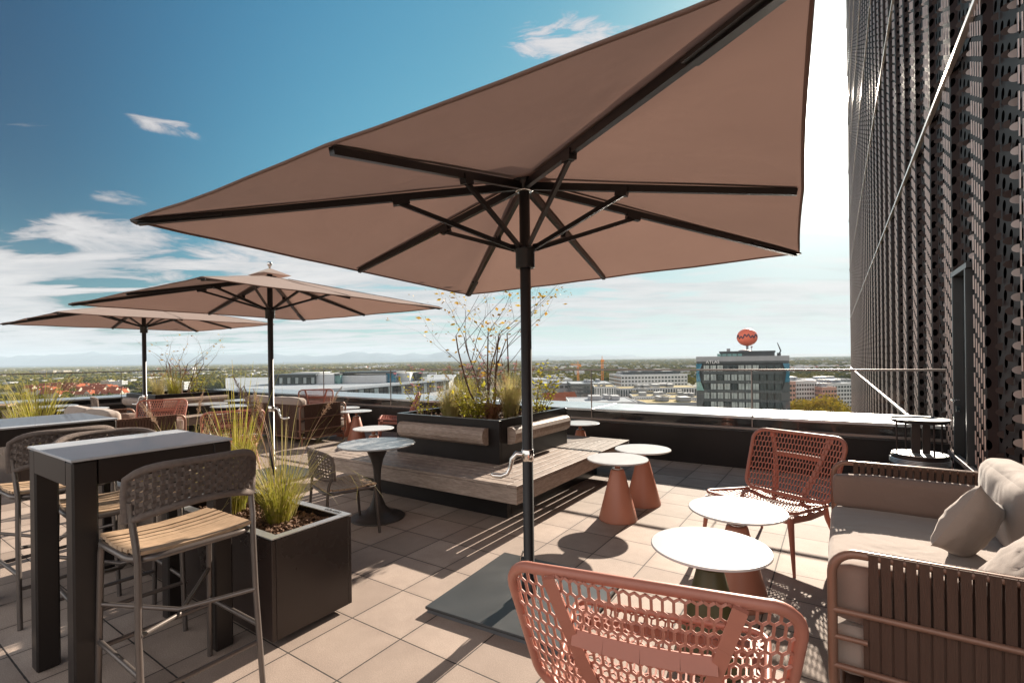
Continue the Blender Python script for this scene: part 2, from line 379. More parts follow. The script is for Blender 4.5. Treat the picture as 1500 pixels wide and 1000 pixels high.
def text_mesh(s,size,extrude,name,m,parent,mtx):
    cu=bpy.data.curves.new(name,'FONT'); cu.body=s; cu.size=size; cu.extrude=extrude; cu.align_x='CENTER'
    t=bpy.data.objects.new('tmp',cu); me=bpy.data.meshes.new_from_object(t)
    bpy.data.objects.remove(t); me.name=name; me.transform(mtx); me.materials.clear(); me.materials.append(M[m])
    o=bpy.data.objects.new(name,me); COL.objects.link(o); o.parent=parent; return o
# ---------------------------------------------------------------- terrace setting
FR=-TH
G0=Vector((-.955,2.836,0))
m=MB(); m.box((0,0,-.05),(24,20,.1))
fl=MB(); fl.add([(-14.9-1.6,-8,0),(3,-8,0),(3,7.1,0),(-14.9-1.6,7.1,0)],[(0,1,2,3)])
# object frame = paver frame
g_ab=(G0.x*CA-G0.y*SA, G0.x*SA+G0.y*CA)
fl.v=[(x-g_ab[0],y-g_ab[1],0) for x,y,z in fl.v]
o=fl.build('terrace_floor','floor'); o.location=(G0.x,G0.y,0); o.rotation_euler=(0,0,FR); tag(o,'beige square concrete pavers of the roof terrace','floor',kind='structure')
AL=-14.9; AR=1.05
# parapets with their glass
def parapet(p0,p1,inner,label,glabel,groupg,posts,ln,shift=0):
    # local x along the wall, +y outwards
    d=(p1-p0); rz=math.atan2(d.y,d.x); L_=d.length
    w=empty('parapet_wall',p0,rz,label=label,cat='parapet')
    m=MB(); m.box((L_/2,.1,.245),(L_,.2,.49)); m.box((L_/2,.09,.4955),(L_+.004,.2,.011)); 
    for x in posts: m.box((x,-.0015,.245),(.008,.006,.48))
    m.build('plinth_panel','panel',w)
    m=MB(); m.box((L_/2+shift/2,.7,.32),(L_+shift,.998,.64)); m.build('upstand_panel','panel',w)
    m=MB(); 
    xs=[0]+[x for x in posts]+[L_]
    for x0,x1 in zip(xs[:-1],xs[1:-1]+[L_+shift]): m.box(((x0+x1)/2,.7,.662),(x1-x0-.008,1.06,.04),bev=.006)
    m.build('coping','alu',w)
    g=empty('glass_balustrade',p0,rz,label=glabel,cat='balustrade')
    for x0,x1 in zip(xs[:-1],xs[1:]):
        m=MB(); m.box(((x0+x1)/2,.145,.905),(x1-x0-.014,.014,.80)); m.build('glass_pane','glass',g)
    m=MB(); m.box((L_/2,.145,1.313),(L_,.034,.026),bev=.004); m.build('handrail','rail',g)
    m=MB()
    m.box((L_/2,.145,.52),(L_,.045,.036),bev=.003); m.build('base_channel','rail',g)
    for x in posts:
        m=MB(); m.box((x,.145,.92),(.012,.02,.78)); m.build('joint_strip','rail',g)
    return w,g
p0=ab(AL,7.1); p1=ab(AR-.02,7.1)
parapet(p0,p1,0,'long black parapet with bright metal coping behind the planter bench','long clear glass balustrade with thin handrail along the far parapet',0,[2.2+2.35*i for i in range(6)],0,0)
q0=ab(AL,-2.0); q1=ab(AL,7.1-.0)
w,g=parapet(q0,q1,0,'short black parapet with metal coping at the far left side','clear glass balustrade along the left side of the terrace',0,[2.0+2.35*i for i in range(3)],0,1.2)
# ---------------------------------------------------------------- perforated facade
def facade():
    B0,B1=1.2,50.; Z0,Z1=-42,32
    f=empty('perforated_facade',ab(AR,0),FR,label='tall dark facade of perforated metal panels with curled tabs beside the sofa',cat='building')
    m=MB(); m.box((.6,(B0+B1)/2,(Z0+Z1)/2),(.6,B1-B0,Z1-Z0)); m.build('backing_wall','void',f)
    # folded sheet: repeats every 1.35 m
    prof=[(0,0),(.30,.0),(.38,-.05),(.78,-.05),(.86,.0),(1.35,.0)]
    pts=[]; b=B0; u=0; cum=[0]
    i=0
    while b<B1-.01:
        for k in range(len(prof)-1):
            pts.append((prof[k][1]+.06,b+prof[k][0]))
        b+=1.35
    pts.append((.06,b))
    us=[0]
    for a,c in zip(pts[:-1],pts[1:]): us.append(us[-1]+math.hypot(c[0]-a[0],c[1]-a[1]))
    # door opening near the parapet: leave it out of the sheet
    DB0,DB1,DZ=6.2,6.8,2.3
    def keep(b): return not (DB0<b<DB1)
    k=0
    while Z0+4.1*k<Z1:
        z0=.42+4.1*(k-10); z1=z0+4.1; k+=1
        if z1<Z0: continue
        m=MB(); m.uv=[]
        def quad(x0,b0,u0,x1,b1,u1,za,zb):
            o=len(m.v); m.v+=[(x0,b0,za),(x1,b1,za),(x1,b1,zb),(x0,b0,zb)]; m.f.append((o,o+3,o+2,o+1)); m.sm.append(False)
            m.uv+=[(u0+10,za+60),(u1+10,za+60),(u1+10,zb+60),(u0+10,zb+60)]
        for i in range(len(pts)-1):
            (x0,b0),(x1,b1)=pts[i],pts[i+1]
            za,zb=z0+.02,z1-.02
            mid=(b0+b1)/2
            if DB0-.1<mid<DB1+.1 and za<DZ: za=max(za,DZ+.02)
            if za<zb: quad(x0,b0,us[i],x1,b1,us[i+1],za,zb)
        m.build('sheet_panel','sheet',f)
        if z0>-.1 or True:
            s=MB(); s.box((-.012,(B0+B1)/2,z0),(.05,B1-B0,.045)); s.build('seam_profile','seam',f)
    # curled tabs: short glossy half rods in staggered columns and half discs
    rnd=random.Random(3)
    t=MB(); d=MB(); hm=MB(); b=B0; c=0
    while b<B1-1.4:
        near=b<16
        zlo,zhi=(-3,14) if near else (-14,Z1)
        nrow=int((zhi-zlo)/.175)
        for col in range(5):
            bb=b+.36+col*.085
            for r in range(nrow):
                z=zlo+r*.175+(.175*.25*col)
                if DB0-.05<bb<DB1+.05 and z<DZ+.1: continue
                x=-.008; h=.125; 
                w=.0045
                t.add([(x,bb-w,z),(x-.008,bb,z),(x,bb+w,z),(x,bb-w,z+h),(x-.008,bb,z+h),(x,bb+w,z+h)],[(0,1,4,3),(1,2,5,4)],True)
        if near:
            for cb in (.12,1.02,1.2):
                dq=hm if cb==1.02 else d
                bb=b+cb
                for r in range(nrow):
                    z=zlo+r*.175+(.0875 if cb>1.1 else 0)
                    if DB0-.1<bb<DB1+.1 and z<DZ+.1: continue
                    tl=.9+rnd.random()*.6; n=8; R0=.031
                    vs=[(.055-.05*math.sin(PI*k/n)*math.sin(tl),bb+.022*math.sin(PI*k/n)*math.cos(tl),z+R0*math.cos(PI*k/n)) for k in range(n+1)]
                    dq.add(vs,[tuple(range(n+1))])
        b+=1.35
    t.build('tab_column','tab',f); d.build('disc_tab','disc',f); hm.build('half_moon_tab','halfmoon',f)
    # glazed door with frame and handle
    dr=empty('door',(0,0,0)); dr.parent=f
    m=MB()
    for bb in(DB0,DB1): m.box((.02,bb,1.15),(.1,.045,2.3),bev=.005)
    m.box((.02,(DB0+DB1)/2,2.325),(.1,.745,.05)); m.box((.02,(DB0+DB1)/2,.05),(.1,.77,.1)); m.build('door_frame','slab',dr)
    m=MB(); m.box((.06,(DB0+DB1)/2,1.2),(.02,.55,2.2)); m.build('door_glass','glass_d',dr)
    m=MB(); m.tube([(.0,DB1-.1,1.02),(-.06,DB1-.1,1.02),(-.06,DB1-.24,1.02)],.011,8); m.box((-.01,DB1-.1,.93),(.03,.04,.06)); m.build('door_handle','chrome',dr)
facade()
# ---------------------------------------------------------------- parasols
def parasol(loc,rz,half,ze,zh,tx,ty,label,handle_rot):
    u=empty('parasol',loc,rz,label=label,cat='parasol',group='square parasols on black poles')
    def P(a,b,dz=0):
        k=max(abs(a),abs(b)); return Vector((a*half,b*half,ze+(zh-ze)*(1-k)+tx*a+ty*b+dz))
    m=MB(); m.box((0,0,.031),(.92,.92,.018),bev=.004); m.build('base_plate','slab',u)
    m=MB(); m.box((0,0,.0105),(.9,.9,.0195)); m.build('base_tray','rim',u)
    m=MB(); m.lathe([(.05,.04),(.05,.13),(.034,.135),(.034,zh+.02)],20); m.build('pole','darkrod',u)
    m=MB(); m.lathe([(.056,2.07),(.06,2.075),(.06,2.17),(.07,2.18),(.07,2.2),(.04,2.205)],24); 
    for k in range(8):
        an=k*PI/4; m.box((.075*math.cos(an),.075*math.sin(an),2.2),(.035,.02,.03),an)
    m.build('runner','darkrod',u)
    m=MB(); m.lathe([(.055,zh-.075),(.06,zh-.07),(.06,zh-.05),(.085,zh-.045),(.085,zh-.01)],24); m.build('hub','darkrod',u)
    m=MB(); m.lathe([(.04,zh-.085),(.058,zh-.085),(.058,zh-.076),(.04,zh-.076)],20); m.build('hub_ring','chrome',u)
    dirs=[(1,1),(0,1),(-1,1),(-1,0),(-1,-1),(0,-1),(1,-1),(1,0)]
    for a,b in dirs:
        m=MB(); e=.985
        n=math.hypot(a,b); st=.05/half/n*1.2
        m.beam(P(a*st,b*st,-.045),P(a*e,b*e,-.022),.03,.045,w2=.026,t2=.03); rb=m.build('rib','darkrod',u)
        m=MB(); j=.42 if n<1.2 else .36
        q=P(a*j,b*j,-.07); p=Vector((a/n*.075,b/n*.075,2.195)); m.beam(p,q,.02,.026)
        m.beam(P(a*(j-.025),b*(j-.025),-.055),P(a*(j+.02),b*(j+.02),-.055),.04,.05); m.build('strut','darkrod',rb)
    # canopy
    m=MB(); K=10; S=6; vs=[]; ring=8*S
    for k in range(K+1):
        for i in range(ring):
            s=i/S; i0=int(s)%8; t=s-int(s); a0,b0=dirs[i0]; a1,b1=dirs[(i0+1)%8]
            a,b=lerp(a0,a1,t),lerp(b0,b1,t)
            kk=k/K; sg=math.sin(PI*t); inw=1-.006*sg*kk**3
            vs.append(P(a*kk*inw,b*kk*inw,-.010*sg*math.sin(PI*min(1,kk*.75))+.006*noise.noise(Vector((a*kk*5,b*kk*5,half)))))
    fs=[]
    for k in range(K):
        for i in range(ring):
            j=(i+1)%ring
            if k==0: fs.append((0,(k+1)*ring+i,(k+1)*ring+j))
            else: fs.append((k*ring+i,(k+1)*ring+i,(k+1)*ring+j,k*ring+j))
    m.add(vs,fs,True); cn=m.build('canopy','canopy',u)
    # hem and corner pockets
    m=MB(); out=[v for v in vs[K*ring:]]; m.tube([v+Vector((0,0,-.006)) for v in out],.007,5,True); m.build('hem','canopy',cn)
    for a,b in((1,1),(-1,1),(-1,-1),(1,-1)):
        m=MB(); m.beam(P(a*.8,b*.8,-.03),P(a*.995,b*.995,-.018),.06,.012); m.build('corner_pocket','darkrod',cn)
    for a,b in ((1,1),(-1,1),(-1,-1),(1,-1),(0,1),(0,-1),(1,0),(-1,0)):
        m=MB(); m.beam(P(a*.1,b*.1,.003),P(a*.985,b*.985,.003),.03,.0025); m.build('seam_tape','canopy',cn)
    m=MB()
    n=12; v2=[Vector((0,0,zh+.10))]
    for a,b in dirs: v2.append(P(a*.12,b*.12,.05))
    m.add(v2,[(0,1+i,1+(i+1)%8) for i in range(8)],True); m.build('vent_cap','canopy',cn)
    m=MB(); m.lathe([(.012,zh+.09),(.014,zh+.12),(.03,zh+.14),(.032,zh+.16),(.02,zh+.18),(0,zh+.185)],16); m.build('finial','chrome',u)
    h=MB(); an=handle_rot; cx,sx=math.cos(an),math.sin(an)
    pts=[(.034,.98),(.07,.985),(.1,.95),(.11,.9),(.13,.86),(.17,.845),(.22,.85),(.235,.86)]
    h.tube([(x*cx,x*sx,z-.08) for x,z in pts],[.014,.018,.015,.013,.013,.016,.015,.008],8)
    h.lathe([(.035,.86),(.04,.865),(.04,.93),(.035,.935)],16); h.build('crank_handle','chrome',u)
    h=MB()
    for q in range(3):
        h.tube([((.036+.014*math.sin(PI*t/8))*cx,(.036+.02*math.sin(PI*t/8)+.004*q)*sx,.17+.12*t/8+.004*q) for t in range(9)],.0035,5)
    h.build('cord_loop','chrome',u)
    return u
parasol((.091,3.05,0),FR+.064,1.5,2.257,2.633,.037,-.029,'large brown square parasol overhead in front, seen from below',R(180)+TH-.1)
parasol((-3.15,6.33,0),FR+.026,1.58,2.24,2.63,0,0,'middle parasol, the smaller brown one whose pole stands by the orange chairs',TH-.1)
parasol((-6.75,8.9,0),FR,1.57,2.24,2.63,0,0,'farthest parasol at the left edge, its pole before the red-stemmed shrub',R(180)+TH)
# ---------------------------------------------------------------- planter benches
def planter_bench(cx,cy,blabel,plabel,sides):
    bn=empty('platform_bench',(cx,cy,0),FR,label=blabel,cat='bench',group='square timber platform benches')
    H=1.35
    m=MB()
    for k in range(6):
        r=H-.045-k*.105
        ext=.05 if k%2 else -.05
        for s in(-1,1):
            m.box((0,s*r,.408),(2*(r+ext),.092,.024),bev=.003)
            m.box((s*r,0,.408),(.092,2*(r-ext)-.006,.024),bev=.003)
    m.build('seat_boards','bench',bn)
    m=MB(); 
    for s in(-1,1): m.box((0,s*(H-.012),.325),(2*H,.024,.136),bev=.004); m.box((s*(H-.012),0,.325),(.024,2*H-.052,.136),bev=.004)
    m.build('fascia','bench',bn)
    m=MB()
    for s in(-1,1): m.box((0,s*1.0,.19),(2.06,.06,.38)); m.box((s*1.0,0,.19),(.06,1.92,.38))
    m.build('recessed_base','darkrod',bn)
    pl=empty('large_planter',(cx,cy,.0),FR,label=plabel,cat='planter',group='large square black planters')
    h=.75; T=.87
    m=MB()
    for s in(-1,1):
        m.box((0,s*(h-.02),(.3+T)/2),(2*h,.04,T-.3),bev=.003); m.box((s*(h-.02),0,(.3+T)/2),(.04,2*h-.084,T-.3))
    m.build('planter_wall','panel',pl)
    m=MB()
    for s in(-1,1): m.box((0,s*(h-.022),T+.003),(2*h-.006,.038,.005)); m.box((s*(h-.022),0,T+.003),(.038,2*h-.09,.005))
    m.build('rim','rim',pl)
    m=MB(); m.grid(lambda u,v:Vector(((u-.5)*2*(h-.04),(v-.5)*2*(h-.04),T-.09+.035*noise.noise(Vector((u*9,v*9,cx))))),24,24)
    rnd=random.Random(int(cx*100)+5)
    s_=m.build('soil','soil',pl)
    c=MB()
    for i in range(900):
        x,y=rnd.uniform(-.7,.7),rnd.uniform(-.7,.7); z=T-.075+rnd.random()*.02
        c.box((x,y,z),(rnd.uniform(.012,.04),rnd.uniform(.008,.02),.006),mtx=Matrix.Rotation(rnd.uniform(0,6.28),3,'Z')@Matrix.Rotation(rnd.uniform(-.7,.7),3,'X')@Matrix.Rotation(rnd.uniform(-.6,.6),3,'Y'))
    c.build('mulch_chips','chip',pl)
    for q in sides:
        m=MB(); Mx=Matrix.Rotation(q*PI/2,3,'Z')
        # local: side facing -y ; D-shaped profile leaning
        prof=[(0,-.085),(.045,-.085),(.085,-.06),(.105,-.02),(.108,.03),(.095,.07),(.06,.092),(.0,.09)]
        n=len(prof); Lh=.62
        vs=[Mx@Vector((sx*Lh,-(h+.012+y),.70+z)) for sx in(-1,1) for y,z in prof]
        m.add(vs,[tuple(range(n))[::-1],tuple(range(n,2*n))]+[(i,(i+1)%n,(i+1)%n+n,i+n) for i in range(n)])
        br=m.build('backrest','bolster',pl)
        m=MB()
        for x in(-.4,.4): m.box(Mx@Vector((x,-(h+.006),.66)),(.05,.05,.05),q*PI/2)
        m.build('bracket','chrome',br)
    return bn,pl
C1=(-.347,6.0); C2=(-7.4,10.8)
planter_bench(*C1,'weathered timber platform bench round the central black planter','large black square planter in the middle with thin tree and grasses',(0,1,2,3))
planter_bench(*C2,'timber platform bench round the far left planter behind the farthest parasol','large black square planter at the far left with red-stemmed shrub',(0,1,2,3))
# low square-edged planters by the bar tables
def low_planter(a0,a1,b0,b1,label,text=None):
    cx,cy=(a0+a1)/2,(b0+b1)/2; w,d=a1-a0,b1-b0; h=.573
    pl=empty('low_planter',ab(cx,cy),FR,label=label,cat='planter',group='low dark metal planters')
    m=MB(); m.box((0,0,.3),(w-.003,d-.003,.53)); 
    # hollow look: walls
    m=MB()
    for s in(-1,1): m.box((0,s*(d/2-.012),.3),(w,.024,h-.045),bev=.003); m.box((s*(w/2-.012),0,.3),(.024,d-.05,h-.045),bev=.002)
    m.box((0,0,.04),(w-.05,d-.05,.03))
    m.build('planter_wall','planter',pl)
    m=MB()
    for s in(-1,1): m.box((0,s*(d/2-.025),h-.0),(w+.002,.052,.006)); m.box((s*(w/2-.026),0,h-.0005),(.05,d-.106,.006))
    m.build('rim','alu',pl) if text else m.build('rim','rim',pl)
    m=MB(); m.box((0,0,.015),(w-.16,d-.16,.03)); m.build('feet','darkrod',pl)
    m=MB(); m.grid(lambda u,v:Vector(((u-.5)*(w-.07),(v-.5)*(d-.07),h-.07+.02*noise.noise(Vector((u*9,v*9,a0))))),24,12); m.build('soil','soil',pl)
    rnd=random.Random(11); c=MB()
    for i in range(int(1500*w*d*2.2)):
        x,y=rnd.uniform(-w/2+.05,w/2-.05),rnd.uniform(-d/2+.05,d/2-.05); z=h-.058+rnd.random()*.022
        s=rnd.uniform(.6,1.4)
        c.box((x,y,z),(.022*s,.012*s,.006),mtx=Matrix.Rotation(rnd.uniform(0,6.28),3,'Z')@Matrix.Rotation(rnd.uniform(-.9,.9),3,'X')@Matrix.Rotation(rnd.uniform(-.8,.8),3,'Y'))
    c.build('mulch_chips','chip',pl)
    if text: text_mesh(text,.032,.0006,'printed_word','ink',pl,Matrix.Translation((w/2-.14,d/2-.014,h+.005))@Matrix.Rotation(PI,4,'Z')) 
    return pl
low_planter(-3.62,-2.46,1.40,1.90,'dark metal planter box with bark mulch and tall grass behind the nearest bar stool','DEGARDO')
low_planter(-4.95,-3.72,1.40,1.90,'dark metal planter box hidden behind the nearest bar table')
low_planter(-8.9,-7.5,1.40,1.90,'dark planter with green grass beyond the left bar table')
# ---------------------------------------------------------------- coral lounge chairs
def hexnet(w,h,cw,s_,d_,keep):
    E=[]; rp=s_+d_
    nr=int(h/rp)+3; nc=int(w/cw)+3
    for j in range(-1,nr):
        y=-h/2+j*rp; off=.5*(j%2)
        for i in range(-1,nc):
            x=-w/2+(i+off)*cw
            E.append(((x,y),(x,y+s_)))
            E.append(((x,y+s_),(x-cw/2,y+rp))); E.append(((x,y+s_),(x+cw/2,y+rp)))
    return [(a,b) for a,b in E if keep(*a) or keep(*b)]
def in_rr(w,h,r):
    def f(x,y):
        x,y=abs(x),abs(y)
        if x>w/2 or y>h/2: return False
        if x>w/2-r and y>h/2-r: return math.hypot(x-(w/2-r),y-(h/2-r))<=r
        return True
    return f
def lounge_chair(label,loc,rz,cords=False):
    c=empty('lounge_chair',loc,rz,label=label,cat='chair',group='coral mesh lounge chairs')
    W,H=.78,.53
    yb0,z0,yb1,z1=-.27,.375,-.49,.872
    def PB(u,v,o=0):   # u in -W/2..W/2, v in -H/2..H/2
        t=v/H+.5; taper=lerp(.90,1.0,t)
        y=lerp(yb0,yb1,t)+.075*(u/(W/2))**2-.02*math.sin(PI*t); z=lerp(z0,z1,t)
        n=Vector((0,z1-z0,yb0-yb1)).normalized()  # rough outward
        return Vector((u*taper,y,z))+Vector((0,-1,-.4)).normalized()*o
    m=MB(); fr=rrect(W-.03,H-.03,.09,7); m.tube([PB(x,y) for x,y in fr],.0155,10,True); m.build('back_frame','coral',c)
    m=MB(); kp=in_rr(W-.05,H-.05,.08)
    if not cords:
        for a,b in hexnet(W,H,.0265,.036,.0105,kp):
            a=Vector(a);b=Vector(b)
            m.beam(PB(*a),PB(*b),.0068,.006,up=(0,-1,.4))
    else:
        for i in range(34):
            y=-H/2+.03+i*(H-.06)/33
            xm=W/2-.02
            m.tube([PB(x,y) for x in(-xm,-xm/2,0,xm/2,xm)],.0035,5)
    m.build('back_mesh','coral',c)
    for s in(-1,1):
        m=MB(); pts=[PB(s*lerp(.12,.235,t)*1.0,lerp(-H/2,H/2-.02,t),.012) for t in(0,.25,.5,.75,1)]
        for p,q in zip(pts[:-1],pts[1:]): m.beam(p,q,.034,.014,up=(0,-1,.4))
        m.build('back_support','coral',c)
    m=MB(); pts=[PB(x,.06,.012) for x in(-.19,-.1,0,.1,.19)]
    for p,q in zip(pts[:-1],pts[1:]): m.beam(p,q,.042,.014,up=(0,-1,.4))
    m.build('cross_bar','coral',c)
    # seat
    SW,SD=.74,.62
    def PS(u,v,o=0):
        t=v/SD+.5; k=lerp(.84,1.0,t)
        return Vector((u*k,v*.98+.0,lerp(.352,.405,t)-.035*math.sin(PI*min(1,max(0,t)))*(1-(u/(SW/2))**2)+.018*(u/(SW/2))**2+o))
    m=MB(); fr=rrect(SW-.02,SD-.02,.07,6); m.tube([PS(x,y) for x,y in fr],.0125,9,True); m.build('seat_frame','coral',c)
    m=MB(); kp=in_rr(SW-.03,SD-.03,.07)
    for a,b in hexnet(SW,SD,.0265,.036,.0105,kp): m.beam(PS(*a),PS(*b),.0062,.005)
    m.build('seat_mesh','coral',c)
    m=MB()
    for s in(-1,1):
        pts=[(s*.31,.27,.36),(s*.30,0,.335),(s*.27,-.29,.325)]
        for p,q in zip(pts[:-1],pts[1:]): m.beam(p,q,.03,.045)
    m.beam((-.31,.27,.355),(.31,.27,.355),.028,.04); m.beam((-.27,-.29,.33),(.27,-.29,.33),.028,.04)
    m.build('seat_rail','coral',c)
    for s in(-1,1):
        m=MB(); 
        pts=[Vector((s*.325,.285,.385)),Vector((s*.335,.29,.28)),Vector((s*.365,.315,0))]
        m.tube(pts,[.03,.024,.0125],10,sy=.75); m.build('leg','coral',c)
        m=MB(); pts=[Vector((s*.27,-.28,.36)),Vector((s*.275,-.31,.26)),Vector((s*.315,-.42,0))]
        m.tube(pts,[.028,.023,.0125],10,sy=.75); m.build('leg','coral',c)
    return c
ch=lounge_chair('coral mesh lounge chair closest to the viewer, seen from behind',(.505,1.72,0),face(.378,.926))
dup(ch,(1.975,3.76,0),face(-.86,-.52),'coral mesh lounge chair between the white round tables and the sofa')
dup(ch,(-3.97,6.78,0),face(-.62,.78),'coral mesh lounge chair just left of the middle parasol pole')
dup(ch,(-6.05,8.2,0),face(.35,-.93),'coral mesh lounge chair behind the tan sofa arm, left of the tall grass')
dup(ch,(-2.25,9.35,0),face(-.97,-.2),'coral mesh lounge chair partly hidden behind the central planter')
ch.scale=(1.045,1.045,1.045)
lounge_chair('coral lounge chair with cord back beyond the middle sofa',ab(-9.65,6.55),face(.35,-.9),True)
# ---------------------------------------------------------------- cone tables
def cone_table(label,loc,mt,topm='top'):
    t=empty('cone_table',loc,0,label=label,cat='table',group='round low tables on cone bases')
    m=MB(); m.lathe([(0,.551),(.272,.551),(.28,.556),(.28,.561),(.276,.565),(0,.565)],64,smooth=False); m.build('table_top',topm,t)
    m=MB(); m.lathe([(.173,0),(.176,.006),(.176,.014),(.062,.455),(.058,.462),(.02,.463)],48); m.build('cone_base',mt,t)
    m=MB(); m.lathe([(.026,.463),(.026,.53),(.05,.535),(.05,.5505)],24); m.build('neck',mt,t)
    m=MB(); m.lathe([(.03,.464),(.05,.466),(.05,.474),(.03,.476)],24); m.build('collar','chrome',t)
    return t
t1=cone_table('round white table on olive green cone, nearest to the coral chair in front',(.967,2.40,0),'olive')
t2=cone_table('round white table on terracotta cone, between the two other chairs',(1.37,2.98,0),'cone')
dup(t2,(.97,4.52,0),0,'round low table on terracotta cone, front one of the pair beside the timber bench')
dup(t2,(1.33,4.98,0),.4,'round low table on terracotta cone, rear one of the pair beside the timber bench')
dup(t2,(.98,7.05,0),.9,'round low table on terracotta cone between the planter bench and parapet')
dup(t2,(-1.95,6.78,0),.3,'round low table directly behind the tulip table top')
dup(t2,(-2.95,9.15,0),.3,'round low table with terracotta cone at the right arm of the middle sofa')
dup(t2,(-3.4,9.85,0),.3,'round low table mostly hidden in front of the middle sofa')
# ---------------------------------------------------------------- tulip tables
def tulip(label,loc,s=1):
    t=empty('tulip_table',loc,0,label=label,cat='table',group='tulip base tables')
    m=MB(); m.lathe([(0,.694),(.352,.694),(.362,.700),(.362,.706),(.356,.711),(0,.711)],64,smooth=False); m.build('table_top','streak',t)
    m=MB(); m.lathe([(.255,0),(.258,.006),(.25,.014),(.2,.028),(.13,.055),(.075,.11),(.045,.19),(.034,.28),(.032,.36),(.038,.46),(.06,.56),(.1,.65),(.13,.690),(.02,.6935)],48); m.build('tulip_base','tulip',t)
    return t
tt=tulip('tulip table with streaked grey top beside the woven dining chair',(-1.31,4.66,0))
for loc,lb in (((-8.9,9.4,0),'tulip table farthest left, beyond the grass behind the bar table'),((-7.75,8.75,0),'tulip table in front of the far left timber bench'),((-6.0,9.5,0),'tulip table between the far left planter bench and coral chair'),((-5.75,10.35,0),'tulip table close to the far left planter, near the parapet'),((-5.2,9.0,0),'tulip table left of the middle sofa cushions')):
    dup(tt,loc,random.random()*3,lb)
# ---------------------------------------------------------------- bar tables
def bar_table(label,a,b,wa,wb):
    t=empty('bar_table',ab(a,b),FR,label=label,cat='bar table',group='dark square bar tables')
    H=1.10
    m=MB(); m.box((0,0,H-.006),(wa,wb,.012),bev=.002); m.build('table_top','bartop',t)
    m=MB()
    for s in(-1,1): m.box((0,s*(wb/2-.02),H-.0675),(wa-.02-.17,.03,.108)); m.box((s*(wa/2-.02),0,H-.0675),(.03,wb-.19,.108))
    m.build('apron','barleg',t)
    for sx in(-1,1):
        for sy in(-1,1):
            m=MB(); m.box((sx*(wa/2-.05),sy*(wb/2-.05),(H-.013)/2),(.09,.09,H-.014),bev=.008); m.build('leg','barleg',t)
    return t
bar_table('dark square bar table closest to the viewer, at the lower left',-3.01,.99,.66,.66)
bar_table('second dark bar table farther left, cut by the photo edge',-4.86,1.0,.8,.74)
